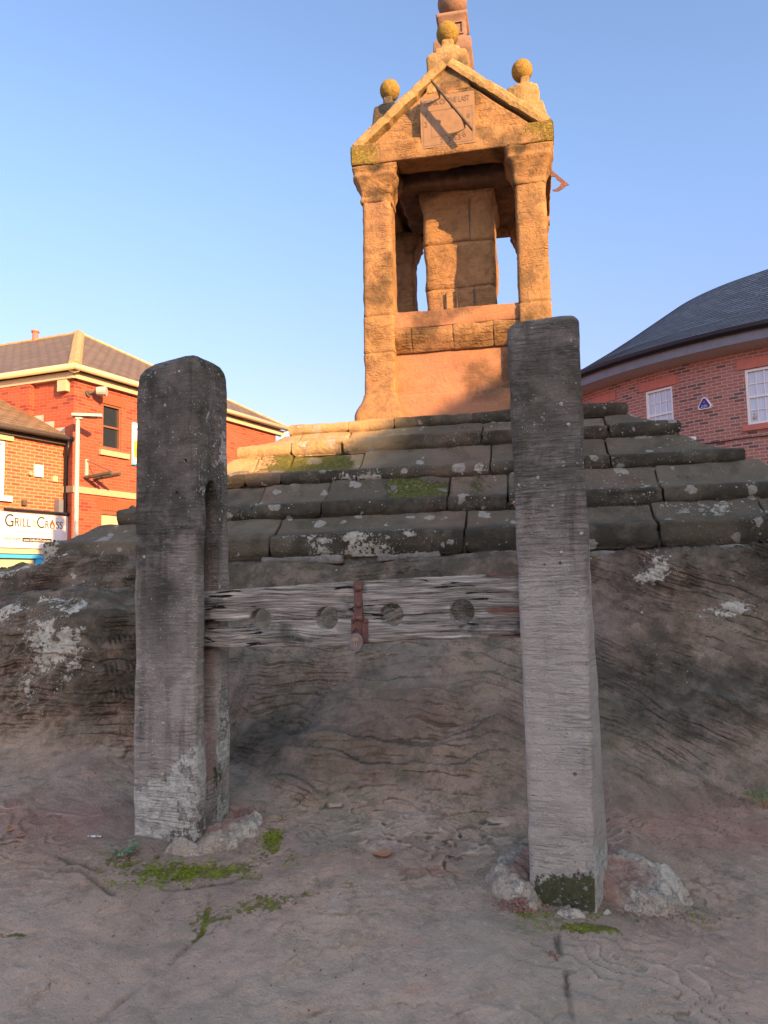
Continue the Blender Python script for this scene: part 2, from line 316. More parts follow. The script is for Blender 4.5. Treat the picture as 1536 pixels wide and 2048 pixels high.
def brick(name, c1, c2, c3, mortar, bw=.225, rh=.075, mw=.01, bump=.6, stain=.0, dkbr=.2):
    g = G(name); uv = g.n("ShaderNodeUVMap").outputs[0]
    uw = g.vm('ADD', uv, g.vm('MULTIPLY', g.vm('SUBTRACT', g.n_col(9), (.5, .5, .5)), (.008, .008, 0)))
    b = g.n("ShaderNodeTexBrick", offset=.5); g.put(b.inputs["Vector"], uw)
    for k, v in (("Scale", 1), ("Mortar Size", mw), ("Mortar Smooth", .2), ("Bias", 0), ("Brick Width", bw), ("Row Height", rh)): b.inputs[k].default_value = v
    g.put(b.inputs["Color1"], (0, 0, 0)); g.put(b.inputs["Color2"], (1, 1, 1)); g.put(b.inputs["Mortar"], (0, 0, 0))
    rnd = b.outputs["Color"]; f = b.outputs["Fac"]
    col = g.mix(rnd, c1, c2); col = g.mix(g.step(rnd, 1 - dkbr, 1 - dkbr + .04), col, c3)
    n = g.noise(1.1, None, 5, .6); n2 = g.noise(45, None, 4, .7)
    col = g.mix(g.step(n2, .35, .7, 0, .35), col, [q * .55 for q in c1]); col = g.mix(g.step(n, .5, .7, 0, .3 + stain), col, [q * .5 for q in c1])
    col = g.mix(f, col, g.mix(n2, mortar, [q * .7 for q in mortar]))
    h = g.ma('ADD', g.ma('MULTIPLY', g.ma('SUBTRACT', 1, f), 1), g.ma('MULTIPLY', n2, .35))
    return g.fin(col, .88, g.bump(h, bump, .012))

def slate(name, c1, c2, w=.28, rh=.2, moss=.1, spec=.3):
    g = G(name); uv = g.n("ShaderNodeUVMap").outputs[0]
    uw = g.vm('ADD', uv, g.vm('MULTIPLY', g.vm('SUBTRACT', g.n_col(5), (.5, .5, .5)), (.012, .025, 0)))
    b = g.n("ShaderNodeTexBrick", offset=.5); g.put(b.inputs["Vector"], uw)
    for k, v in (("Scale", 1), ("Mortar Size", .012), ("Mortar Smooth", .3), ("Bias", 0), ("Brick Width", w), ("Row Height", rh)): b.inputs[k].default_value = v
    g.put(b.inputs["Color1"], (0, 0, 0)); g.put(b.inputs["Color2"], (1, 1, 1)); g.put(b.inputs["Mortar"], (.5, .5, .5)); f = b.outputs["Fac"]
    sp = g.n("ShaderNodeSeparateXYZ"); g.put(sp.inputs[0], uw); saw = g.ma('FRACT', g.ma('DIVIDE', sp.outputs[1], rh))
    n = g.noise(2, None, 5, .6); n2 = g.noise(60, None, 4, .7)
    col = g.mix(b.outputs["Color"], c1, c2); col = g.mix(g.step(n2, .4, .7, 0, .4), col, [q * .6 for q in c1]); col = g.mix(g.step(n, .5, .66, 0, moss), col, (.2, .16, .07))
    col = g.mix(g.ma('MULTIPLY', f, .85), col, (.012, .012, .014))
    h = g.ma('ADD', g.ma('SUBTRACT', 1, saw), g.ma('ADD', g.ma('MULTIPLY', g.ma('SUBTRACT', 1, f), .6), g.ma('MULTIPLY', b.outputs["Color"], .35)))
    m = g.fin(col, .62, g.bump(h, .8, .03)); g.b.inputs["Specular IOR Level"].default_value = spec; return m

def plain(name, c, rough=.6, var=.25, sc=12, metal=0, bump=.15, stain=None, st=.3):
    g = G(name); n = g.noise(sc, None, 5, .65); n2 = g.noise(sc * 9, None, 3, .6)
    col = g.mix(g.step(n, .35, .7, 0, var), c, [q * .55 for q in c]); col = g.mix(g.step(n2, .45, .75, 0, var * .6), col, [min(1, q * 1.25) for q in c])
    if stain: col = g.mix(g.step(n, .52, .62, 0, st), col, stain)
    return g.fin(col, rough, g.bump(g.ma('ADD', n2, n), bump, .004), metal)

M = {}
M['rock'] = stone('bedrock', (.47, .355, .25), (.57, .40, .28), (.38, .31, .21), 1.5, .5, strata=.9, bump=.9, lichen=-.12, spot=-.55, moss=-.1, tilt=True, blotch=(.50, .35, .26), bl=.4)
M['step'] = stone('weathered_step_sandstone', (.165, .135, .09), (.225, .18, .125), (.265, .205, .145), 2.2, .35, strata=0, bump=1.0, lichen=.045, liccol=(.56, .52, .41), spot=.0, moss=.0, disc=True, mosscol=(.11, .12, .02), blotch=(.10, .09, .055), bl=.6)
M['post'] = stone('tooled_gritstone', (.36, .305, .245), (.49, .42, .35), (.31, .275, .205), 2.0, .35, bump=1.0, lichen=.0, liccol=(.66, .63, .53), spot=.42, moss=-.12, mosscol=(.07, .075, .015), tool=.35, streak=.85, blotch=(.12, .105, .075), bl=.75)
M['sand'] = stone('monument_sandstone', (.38, .22, .095), (.45, .275, .12), (.30, .17, .075), 2.6, .45, strata=.25, bump=1.0, lichen=-.2, spot=-.9, moss=-.22, mosscol=(.24, .2, .035), blotch=(.20, .12, .065), bl=.55)
M['red'] = stone('red_sandstone', (.38, .185, .095), (.42, .21, .115), (.33, .16, .085), 2.0, .3, strata=.1, bump=.6, lichen=-.25, spot=-.9, moss=-.3, blotch=(.44, .25, .14), bl=.4)
M['cap'] = stone('yellow_lichened_sandstone', (.42, .28, .115), (.52, .37, .17), (.34, .22, .09), 3.5, .45, bump=1.0, lichen=-.08, liccol=(.66, .56, .34), spot=-.4, moss=-.2, mosscol=(.3, .24, .04), blotch=(.25, .18, .07), bl=.6)
M['shaft'] = stone('grey_brown_sandstone', (.23, .14, .095), (.27, .17, .115), (.19, .12, .08), 3, .25, bump=.4, lichen=-.3, spot=-.9, moss=-.3)
M['ochre'] = stone('ochre_ball_stone', (.32, .21, .045), (.38, .25, .06), (.22, .15, .04), 7, .6, bump=.9, lichen=-.1, liccol=(.45, .36, .14), spot=.4, moss=-.2, mosscol=(.3, .24, .04))
M['mortar'] = stone('old_mortar', (.22, .20, .17), (.30, .27, .23), (.15, .14, .12), 6, .4, bump=.9, lichen=-.05, spot=-.3, moss=-.05)
M['collar'] = stone('concrete_collar', (.52, .43, .33), (.66, .56, .44), (.30, .24, .18), 7, .45, bump=1.0, lichen=.0, liccol=(.66, .58, .46), spot=-.2, moss=-.15)
M['brickA'] = brick('orange_red_brick', (.34, .068, .036), (.40, .095, .05), (.20, .04, .03), (.34, .14, .085), mw=.008, dkbr=.12)
M['brickB'] = brick('orange_brick_pale_mortar', (.40, .10, .042), (.46, .13, .055), (.30, .07, .038), (.40, .255, .16), mw=.014, dkbr=.25)
M['brickC'] = brick('mixed_red_brick', (.30, .11, .085), (.37, .165, .125), (.13, .07, .065), (.40, .32, .28), mw=.011, dkbr=.2, stain=.05)
M['soldier'] = plain('rubbed_brick', (.36, .085, .04), .85, .3, 20)
M['slateA'] = slate('brown_slate', (.14, .10, .062), (.20, .14, .09), .3, .17, .6)
M['slateC'] = slate('blue_grey_slate', (.085, .095, .105), (.16, .175, .19), .32, .2, .05, .5)
M['hiptile'] = plain('mossy_hip_tile', (.36, .27, .14), .9, .5, 9, stain=(.2, .17, .07))
M['cream'] = plain('cream_paint', (.50, .39, .24), .5, .15, 6)
M['white'] = plain('white_paint', (.66, .65, .63), .45, .08, 9)
M['sill'] = plain('buff_stone', (.44, .32, .20), .85, .3, 14)
M['redsill'] = plain('red_stone_trim', (.42, .15, .11), .85, .25, 8)
M['black'] = plain('black_gutter', (.018, .018, .022), .4, .2, 9)
M['dgrey'] = plain('dark_grey_fascia', (.15, .16, .185), .55, .3, 3, stain=(.13, .14, .16))
M['soffit'] = plain('soffit_board', (.42, .39, .38), .7, .12, 5)
M['brown'] = plain('brown_window_frame', (.20, .085, .045), .5, .25, 14)
M['pole'] = plain('galvanised_pole', (.42, .40, .37), .5, .15, 8)
M['lead'] = plain('lead_flashing', (.42, .38, .34), .6, .4, 10)
M['rust'] = plain('rusty_iron', (.17, .085, .07), .75, .6, 40, .25, .6, stain=(.26, .12, .075), st=.7)
M['lock'] = plain('grey_iron_lock', (.23, .18, .175), .6, .5, 50, .5, .4, stain=(.20, .12, .09))
M['brass'] = plain('worn_brass', (.32, .24, .15), .5, .4, 50, .6)
M['bronze'] = plain('dial_bronze', (.25, .155, .085), .6, .3, 14, .1, .3, stain=(.19, .12, .07))
M['etch'] = plain('etched_bronze', (.17, .115, .075), .7, .4, 60)
M['gnomon'] = plain('gnomon_iron', (.09, .075, .06), .6, .4, 20)
M['asph'] = plain('street_asphalt', (.06, .058, .056), .9, .35, 3)
M['blue'] = plain('blue_shopfront', (.05, .34, .62), .4, .1, 6)
M['shop'] = plain('cream_shopfront', (.52, .42, .29), .6, .15, 4)
M['signw'] = plain('sign_board_white', (.60, .58, .60), .4, .05, 3)
M['ink'] = plain('sign_ink', (.03, .03, .03), .5, .1, 6)
M['pink'] = plain('sign_pale_red_ink', (.50, .20, .16), .5, .1, 6)
M['greyink'] = plain('sign_faded_ink', (.40, .35, .36), .5, .1, 6)
M['flame'] = plain('sign_flame_red', (.75, .07, .02), .5, .2, 8)
M['navy'] = plain('navy_plastic', (.02, .03, .20), .35, .1, 8)
M['yellow'] = plain('yellow_plastic', (.75, .42, .03), .5, .1, 8)
M['leafb'] = plain('dead_leaf', (.36, .17, .09), .8, .5, 60)
M['leafo'] = plain('orange_leaf', (.50, .20, .08), .8, .5, 60)
M['green'] = plain('fresh_leaf', (.10, .20, .05), .6, .4, 50)
M['bgreen'] = plain('blue_green_leaf', (.13, .24, .13), .6, .4, 50)
M['dgreen'] = plain('dark_leaf', (.06, .10, .035), .6, .4, 50)
M['mossg'] = plain('bright_moss', (.26, .31, .03), .9, .7, 30)
M['straw'] = plain('dry_stalk', (.42, .26, .13), .8, .4, 30)
M['debris'] = plain('red_crumbs', (.26, .14, .11), .95, .5, 30)
def glassmat(name, c, rough=.06):
    g = G(name); m = g.fin(c, rough); g.b.inputs["Specular IOR Level"].default_value = .9; return m
M['glassd'] = glassmat('dark_glass', (.02, .025, .03)); M['glassl'] = glassmat('blind_behind_glass', (.42, .47, .55), .2)
def wood():
    g = G('weathered_oak'); p = g.pos
    d = g.noise(2.2, None, 3, .5)
    wz = g.ma('ADD', g.ma('MULTIPLY', g.n_sep(2), 1), g.ma('MULTIPLY', d, .06))
    cb = g.n("ShaderNodeCombineXYZ"); g.put(cb.inputs[0], g.ma('MULTIPLY', g.n_sep(0), 5)); g.put(cb.inputs[1], g.ma('MULTIPLY', g.n_sep(1), 5)); g.put(cb.inputs[2], g.ma('MULTIPLY', wz, 110))
    n = g.noise(1, cb.outputs[0], 7, .68, .5)
    cb2 = g.n("ShaderNodeCombineXYZ"); g.put(cb2.inputs[0], g.ma('MULTIPLY', g.n_sep(0), 2.6)); g.put(cb2.inputs[1], g.n_sep(1)); g.put(cb2.inputs[2], g.ma('MULTIPLY', wz, 30)); n2 = g.noise(1, cb2.outputs[0], 2, .45, .2)
    col = g.mix(g.step(n, .38, .6), (.63, .56, .47), (.27, .235, .19)); col = g.mix(g.step(n, .585, .64, 0, .85), col, (.03, .027, .023)); cw = g.step(g.noise(5.3, None, 3), .46, .62, -.006, .022); ck_ = g.step(g.ma('SUBTRACT', g.ma('ABSOLUTE', g.ma('SUBTRACT', n2, .5)), cw), .006, -.004); col = g.mix(ck_, col, (.012, .01, .01)); knot = g.vor(5.2, g.vm('MULTIPLY', p, (1, 1, 1.6))); kd = g.ma('SINE', g.ma('MULTIPLY', knot.outputs['Distance'], 420)); col = g.mix(g.ma('MULTIPLY', g.step(knot.outputs['Distance'], .09, .04), g.step(kd, -.2, .6, .2, .8)), col, (.05, .042, .035))
    col = g.mix(g.step(g.noise(4.2, None, 4, .6), .56, .68, 0, .7), col, (.045, .05, .042))
    col = g.mix(g.ma('MULTIPLY', g.step(g.noise(6, g.vm('ADD', p, (4, 4, 4)), 3, .6), .56, .64), g.step(n, .5, .4, 0, .6)), col, (.50, .36, .26))
    col = g.mix(g.step(g.noise(130, None, 3, .7), .6, .66, 0, .5), col, (.42, .44, .37))
    h = g.ma('SUBTRACT', g.ma('MULTIPLY', g.step(n, .7, .3), 1), g.ma('MULTIPLY', ck_, 2.0))
    return g.fin(col, .85, g.bump(h, .9, .012))
def _nsep(s, i):
    if not hasattr(s, '_sp'): s._sp = s.n("ShaderNodeSeparateXYZ"); s.put(s._sp.inputs[0], s.pos)
    return s._sp.outputs[i]
G.n_sep = _nsep
M['wood'] = wood()

# ---------------------------------------------------------------- ground and rock
st = MB(); st.quad((-150, -150, -.6), (150, -150, -.6), (150, 200, -.6), (-150, 200, -.6)); tag(st.build('street', M['asph']), kind='structure')
TH = R(-11); CX, CY = .817, 7.169
def L2W(lx, ly): return CX + lx * math.cos(TH) - ly * math.sin(TH), CY + lx * math.sin(TH) + ly * math.cos(TH)
def blob(x, y, cx, cy, rx, ry=None, a=0):
    ry = ry or rx; c, s_ = math.cos(a), math.sin(a); u = (x - cx) * c + (y - cy) * s_; v = -(x - cx) * s_ + (y - cy) * c
    return np.exp(-((u / rx) ** 2 + (v / ry) ** 2))
def terrain(x, y):
    plane = .29 + .24 * (y - 2.1) - .03 * x
    plane = np.where(y < 2.1, .29 + .12 * (y - 2.1) - .03 * x, plane)
    yb = np.interp(x, [-4, -2, -1.4, -1.18, -1.0, -.85, -.6, -.3, .5, 1.2, 2, 4], [3.85, 3.7, 3.55, 3.68, 3.95, 3.85, 3.38, 3.08, 3.05, 3.05, 3.25, 3.4]) + .06 * fbm(x, 3, 1, 2.2, 3)
    ys = 4.715 - .194 * (x - .34) - .02
    s = np.clip((y - yb) / (ys - yb), 0, 1)
    z0 = .29 + .24 * (yb - 2.1) - .03 * x
    wl = ss(-1.0, -1.25, x); wr = ss(.6, 1.4, x)
    gm = s * .82 + .18 * ss(.75, 1., s)
    gl = .68 * ss(0, .20, s) + .14 * s + .18 * ss(.62, .78, s)
    gr = s ** 1.25 * .9 + .1 * ss(.85, 1, s)
    g = gm * (1 - wl - wr) + gl * wl + gr * wr
    z = np.where(y < yb, plane, z0 + (1.615 - z0) * g)
    on = ss(-.05, .15, s)
    z = z - .10 * blob(x, y, -.55, 3.75, .28, .3) + .05 * blob(x, y, -.45, 4.25, .35, .2) - .20 * blob(x, y, -1.0, 3.8, .17, .45) + .05 * blob(x, y, .35, 3.7, .3, .35)
    z = z + .07 * fbm(x, y, 2.2, 1.1, 3) * (on * .7 + .25)
    z = z + on * ss(-1.0, -1.3, x) * .045 * fbm(x, y, 8.1, 3.2, 4)
    # outside the steps the outcrop falls to the street
    e = np.maximum(np.maximum(-2.95 - x - .0 * y, x - 4.4), y - 10.5)
    z = z - ss(0, 2.2, e) * 2.4
    z = np.where(y > ys, np.minimum(z, 1.57 - .10 * ss(0, .5, y - ys) - .0 * x), z)
    z = z - ss(1.0, -6, y) * .6
    return z, s, yb
xs = np.concatenate([np.linspace(-7, -3.1, 40, endpoint=False), np.arange(-3.1, -1.55, .0105), np.arange(-1.55, 1.55, .0068), np.arange(1.55, 3.0, .0105), np.linspace(3.0, 9, 50)])
ys_ = np.concatenate([np.linspace(-7, 1.5, 50, endpoint=False), np.arange(1.5, 1.9, .0105), np.arange(1.9, 3.1, .0068), np.arange(3.1, 5.5, .0105), np.linspace(5.5, 14, 60)])
X, Y = np.meshgrid(xs, ys_, indexing='ij'); Z, S, YB = terrain(X, Y)
gx, gy = np.gradient(Z, xs, ys_)
nrm = np.stack([-gx, -gy, np.ones_like(Z)], -1); nrm /= np.linalg.norm(nrm, axis=-1, keepdims=True)
fine = (ss(-3.3, -2.9, X) * ss(3.2, 2.8, X) * ss(1.3, 1.7, Y) * ss(5.6, 5.2, Y))
on = ss(0.0, .1, S) * fine
w = Z + .42 * np.maximum(X - .5, 0) - .12 * np.minimum(X + .9, 0) + .07 * fbm(X, Y, 1.3, 1.5, 3) + .012 * fbm(X, Y, 4, 7, 2)
lay = .055; q = w / lay; fr = q - np.floor(q); saw = np.where(fr < .82, fr / .82, (1 - fr) / .18)
amp = .5 + .5 * vn(np.floor(q) * 3.3, X * 1.6, Y * .8); gate = ss(-.25, .45, fbm(X, Y, 8, 1.3, 2))
D = on * ((.026 + .014 * ss(.55, .9, X) + .014 * ss(-1.0, -1.3, X)) * saw * amp * gate)
q2 = w / .021; f2 = q2 - np.floor(q2); D = D + on * .004 * np.where(f2 < .7, f2 / .7, (1 - f2) / .3) * ss(-.1, .5, fbm(X * 1.3, Y, w * 3, 1.8, 3))
w3 = w / .145 + .35 * fbm(X, Y, 61, 1.1, 3); f3 = w3 - np.floor(w3); g3 = ss(-.3, .2, fbm(X, Y, 33, 1.2, 2))
D = D + on * .045 * np.where(f3 < .88, f3 / .88, (1 - f3) / .12) * g3
# flat ground: thin flaked ledges
t = fbm(X, Y * 1.6, 3.1, 1.7, 5) * 5 + Y * 1.2; ft = t - np.floor(t); ridge = np.where(ft < .9, ft / .9, (1 - ft) / .1)
D = D + fine * (1 - on) * .010 * ridge * ss(-.6, .1, fbm(X, Y, 11, 1.6, 2))
D = D + fine * (.0055 * fbm(X, Y, Z, 13, 4) + .016 * fbm(X, Y, Z, 3, 3))
def crack(pts, wd, dep):
    global D
    P = np.array(pts); d = np.full(X.shape, 9.)
    wob = .018 * fbm(X, Y, 6, 6, 3)
    for a, b in zip(P[:-1], P[1:]):
        ab = b - a; tt = np.clip(((X - a[0]) * ab[0] + (Y - a[1]) * ab[1]) / (ab @ ab), 0, 1); d = np.minimum(d, np.hypot(X - a[0] - tt * ab[0] + wob, Y - a[1] - tt * ab[1] + wob))
    D = D - dep * ss(wd, 0, d); return ss(wd * 1.5, wd * .3, d)
ck = crack([(.50, 2.42), (.48, 2.25), (.47, 2.0), (.50, 1.8)], .010, .016)
ck2 = crack([(-1.15, 2.72), (-.92, 2.60), (-.68, 2.66), (-.45, 2.72)], .010, .012)
ck3 = crack([(-.62, 2.62), (-.60, 2.45), (-.66, 2.32), (-.78, 2.1)], .010, .010)
ck4 = crack([(.5, 2.2), (.75, 2.12), (1.0, 1.95)], .007, .008)
ck5 = crack([(-1.2, 2.78), (-1.02, 2.70), (-.86, 2.80), (-.70, 2.86)], .012, .02)
P = np.stack([X, Y, Z], -1) + nrm * D[..., None]
nz = fbm(X, Y, 3, 5, 3) * .5
A = {}
A['moss'] = np.clip(1.05 * blob(X, Y, -.68, 2.74, .24, .06, .15) + 1.0 * blob(X, Y, -.44, 2.92, .06, .12) + .7 * blob(X, Y, -.98, 2.78, .13, .09) + 1.1 * blob(X, Y, .60, 2.44, .14, .035, -.1)
    + .8 * blob(X, Y, .42, 2.53, .10, .05) + .7 * blob(X, Y, 1.0, 2.60, .06, .12) + (.35 * ck3 + .35 * ck2 + .5 * ck + .4 * ck4 + .6 * ck5) * ss(-.5, .5, fbm(X, Y, 31, 5, 3)) + .25 * blob(X, Y, -.62, 2.4, .05, .12) + .3 * blob(X, Y, -.3, 2.6, .4, .05, .25) + .9 * blob(X, Y, -1.15, 2.38, .12, .015)
    + .6 * blob(X, Y, -.55, 3.55, .12, .03) + .5 * on * ss(.1, .6, fbm(X, Y, 5, 1.5, 3)) * ss(.1, .25, S) + .55 * blob(X, Y, -.45, 2.55, .5, .12, .1) + .5 * ss(.9, 1.0, S) * (S < 1.0) + .5 * blob(X, Y, .35, 3.75, .3, .15), 0, 1) * fine
A['red'] = np.clip(.8 * blob(X, Y, 1.25, 3.02, .5, .16) + .5 * blob(X, Y, 1.0, 2.35, .5, .2, -.5) + .55 * blob(X, Y, -1.4, 3.05, .5, .16) + .35 * blob(X, Y, -1.5, 3.5, .5, .1) + .7 * blob(X, Y, .82, 3.2, .05, .3) + .3 * ss(.1, .6, fbm(X, Y, 15, 1.4, 3))
    + .9 * blob(X, Y, .06, 2.21, .06, .018) + .9 * blob(X, Y, .07, 2.39, .04, .02) + .7 * blob(X, Y, -.02, 2.55, .04, .012) + .7 * blob(X, Y, .12, 2.72, .12, .012) + .6 * blob(X, Y, .15, 2.1, .05, .02), 0, 1) * fine
A['pale'] = np.clip(.9 * (1 - on) * ss(.62, .86, ft) * ss(.9, .86, ft) * ss(-.3, .2, fbm(X, Y, 11, 1.6, 2)) * ss(-.2, .4, fbm(X, Y, 41, 7, 2)) + .45 * (1 - on) * ss(2.9, 2.2, Y), 0, .85) * fine
A['lich'] = np.clip(1.15 * blob(X, Y, -1.68, 3.93, .16, .12) + 1.2 * blob(X, Y, -1.62, 3.75, .2, .07) + .9 * blob(X, Y, -2.0, 3.95, .4, .14) + 1.35 * blob(X, Y, -2.35, 4.95, .35, .14) + .6 * blob(X, Y, -1.9, 4.7, .4, .12)
    + 1.1 * blob(X, Y, 1.86, 4.15, .2, .05) + .9 * blob(X, Y, 1.5, 4.36, .14, .04) + .55 * ss(.72, .95, S) * (S < 1) * ss(-.3, .4, nz) + .3 * blob(X, Y, 1.5, 4.0, .6, .25) + 1.3 * blob(X, Y, -.49, 2.155, .012) + 1.3 * blob(X, Y, -.46, 2.09, .01), 0, 1) * fine
A['dark'] = np.clip(.75 * on * ss(.80, .9, fr) * gate * ss(.2, .6, amp) + .55 * blob(X, Y, -.76, 2.98, .24, .17) + .55 * blob(X, Y, .66, 2.63, .33, .19) + .32 * on + .6 * on * ss(.87, .94, f3) * g3 + .75 * fine * (1 - on) * ss(.87, .94, ft) * ss(-.35, .2, fbm(X, Y, 11, 1.6, 2)) * ss(-.3, .3, fbm(X, Y, 71, 6, 2)) + .55 * on * ss(.0, .7, fbm(X, Y, 21, 1.6, 3)) + .55 * ss(.7, .95, S) * fine + .55 * blob(X, Y, -.6, 3.65, .28, .3) + .5 * on * ss(-.9, -1.4, X) * ss(.1, .25, S) + .4 * ck + .4 * ck2 + .3 * ck3 + .5 * ck5, 0, .8) * fine  # includes painted shade: round post feet, in the hollow, under ledges
nx_, ny_ = X.shape; I = np.arange(nx_ * ny_).reshape(nx_, ny_)
F = np.stack([I[:-1, :-1], I[1:, :-1], I[1:, 1:], I[:-1, 1:]], -1).reshape(-1, 4)
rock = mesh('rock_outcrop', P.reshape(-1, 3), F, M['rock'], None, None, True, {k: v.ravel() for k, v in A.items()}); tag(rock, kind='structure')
def gz(x, y):
    i = np.argmin(abs(xs - x)); j = np.argmin(abs(ys_ - y)); return float(P[i, j, 2])

# ---------------------------------------------------------------- stepped base
steps = thing('stepped_base', 'worn sandstone steps, five lichened courses rising to the monument', 'steps', (CX, CY, 1.6))
ROWS = [(1.36, 1.33, 1.355, 2.765, 2.665, 2.79, (-.85, -.47, .15, .62)),
        (1.69, 1.64, 1.65, 2.55, 2.44, 2.665, (-1.24, -.83, .24, 1.15)),
        (2.02, 1.98, 1.96, 2.27, 2.175, 2.44, (-1.5, -1.22, -.65, .31, 1.12)),
        (2.39, 2.33, 2.23, 2.005, 1.90, 2.175, (-1.75, -1.34, -.84, .03, .43, 1.4)),
        (2.79, 2.70, 2.50, 1.768, 1.622, 1.90, (-1.97, -1.12, .16, 1.32, 1.95))]
def step_block(r, x0, x1, y0, y1, seed, fine=.022):
    xl, xr, yf, zn, zb, zk, _ = ROWS[r]
    gp = .006; x0, x1, y0, y1 = x0 + gp, x1 - gp, y0 + (gp if y0 > -yf + .01 else 0), y1
    def ax(a, b):
        n = max(3, int((b - a) / fine)); t = np.linspace(a, b, n); return np.unique(np.concatenate([[a, a + .003, a + .007, a + .012, a + .022], t[(t > a + .03) & (t < b - .03)], [b - .022, b - .012, b - .007, b - .003, b]]))
    xa, ya = ax(x0, x1), ax(y0, y1); XX, YY = np.meshgrid(xa, ya, indexing='ij')
    n0 = fbm(XX + seed, YY, r * 5, 1.3, 3)
    e = np.minimum(np.minimum(XX + xl, xr - XX), np.minimum(YY + yf, yf - YY)); e = np.maximum(e, 0); e = np.maximum(0, e - .010 * np.maximum(0, fbm(XX, YY, seed * 2.3, 7, 3)) * (e < .08))
    up = ROWS[r - 1] if r else None; tr = (yf - up[2]) if up else .35
    t = np.clip(e / tr, 0, 1); rise = zk - zn
    z = zn + rise * (t * .22 + .78 * t ** 2.3) if r else zn + rise * t
    z = z + .006 * fbm(XX * 3, YY * 9, seed + 2., 3, 3) * ss(0, .1, e)
    rr = .017; z = z - np.where(e < rr, rr - np.sqrt(np.maximum(rr * rr - (rr - e) ** 2, 0)), 0)
    ed = np.minimum(np.minimum(XX - x0, x1 - XX), .05); z = z - .006 * (1 - np.minimum(ed, .014) / .014) ** 2
    tiltb = (vn(seed * 3.1, 1, 2) * .012) + vn(seed * 1.7, 5, 1) * .02 * (XX - (x0 + x1) / 2)
    z = z + n0 * .010 + tiltb * .6 + .004 * fbm(XX, YY, seed, 12, 3)
    V = []; nx, ny = XX.shape; top = np.stack([XX, YY, z], -1).reshape(-1, 3)
    I = np.arange(nx * ny).reshape(nx, ny)
    F = np.stack([I[:-1, :-1], I[1:, :-1], I[1:, 1:], I[:-1, 1:]], -1).reshape(-1, 4).tolist()
    per = np.concatenate([I[:, 0], I[-1, 1:], I[-2::-1, -1], I[0, -2:0:-1]]); m = len(per)
    pv = top[per]; prev = per; V = [top]; base = nx * ny; zbot = zb - .004 + vn(seed, 9, 9) * .006
    # outward dirs
    out = np.zeros((m, 2)); out[abs(pv[:, 1] - y0) < 1e-6] += (0, -1); out[abs(pv[:, 1] - y1) < 1e-6] += (0, 1); out[abs(pv[:, 0] - x0) < 1e-6] += (-1, 0); out[abs(pv[:, 0] - x1) < 1e-6] += (1, 0)
    out /= np.linalg.norm(out, axis=1, keepdims=True)
    K = 7
    for k in range(1, K + 1):
        f = k / K; zz = pv[:, 2] * (1 - f) + zbot * f
        q = pv[:, :2] + out * (.004 * math.sin(f * 3.1) - .030 * f ** 4 + .007 * fbm(pv[:, 0], pv[:, 1], zz, 9, 3) + .010 * fbm(pv[:, 0], pv[:, 1], zz, 2.5, 2))[:, None] 
        V.append(np.column_stack([q, zz])); cur = np.arange(base, base + m); base += m
        F += [(int(prev[(i + 1) % m]), int(prev[i]), int(cur[i]), int(cur[(i + 1) % m])) for i in range(m)]; prev = cur
    F.append([int(q) for q in prev])
    V = np.vstack(V); wx, wy = L2W(V[:, 0], V[:, 1]); V = np.column_stack([wx, wy, V[:, 2]])
    lx = (V[:, 0] - CX) * math.cos(TH) + (V[:, 1] - CY) * math.sin(TH)
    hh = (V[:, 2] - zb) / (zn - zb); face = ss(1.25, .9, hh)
    ms = {0: 0 * lx, 1: .5 * blob(lx, 0, .9, 0, .4, 9), 2: 1.5 * blob(lx, 0, -1.0, 0, .42, 9) + .4 * blob(lx, 0, 1.3, 0, .3, 9), 3: 1.1 * blob(lx, 0, -.25, 0, .35, 9) + .5 * blob(lx, 0, .25, 0, .2, 9) + .6 * blob(lx, 0, 1.5, 0, .35, 9), 4: .55 * blob(lx, 0, 1.9, 0, .5, 9) + .25 * blob(lx, 0, -2.3, 0, .3, 9)}[r] * (1 - face) * ss(-.5, .3, fbm(wx, wy, r * 3., 2.4, 3)) + .12 * ss(0, .5, fbm(wx, wy, r * 3., 1.4, 3)); ms = np.clip(ms, 0, 1)
    lc = np.clip(.44 * face * ss(.15, .45, fbm(wx, wy, V[:, 2] * 2 + r, 3.1, 3)) + .45 * ss(.05, .5, fbm(wx, wy, r + 3., 1.9, 2)) + .55 * ss(.7, 2.4, lx) * (ss(-.2, .4, fbm(wx, wy, r * 2., 2.5, 2))) + .35 * (blob(lx, 0, -.5, 0, .5, 1) if r in (2, 4) else 0) * face, 0, 1)
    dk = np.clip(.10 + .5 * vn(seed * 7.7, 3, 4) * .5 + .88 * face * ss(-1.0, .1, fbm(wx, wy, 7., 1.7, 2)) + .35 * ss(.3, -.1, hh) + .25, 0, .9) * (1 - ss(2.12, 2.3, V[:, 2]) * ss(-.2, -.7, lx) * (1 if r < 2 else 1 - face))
    V = np.array(V)
    mesh('step_stone', V, F, M['step'], steps, None, True, {'moss': ms, 'lich': lc, 'dark': dk, 'red': .25 * ss(.2, .6, fbm(wx, wy, 2., 2, 2)), 'pale': ss(2.12, 2.3, V[:, 2]) * ss([.0, -.2, -.45, -1.2, -1.2][r], [-.35, -.6, -.9, -1.5, -1.6][r], lx + .15 * fbm(wx, wy, 4., 2, 2)) * (.95 if r < 2 else .95 * (1 - face))})  # pale: sunlit tone painted into the upper left stones
sd_ = 0
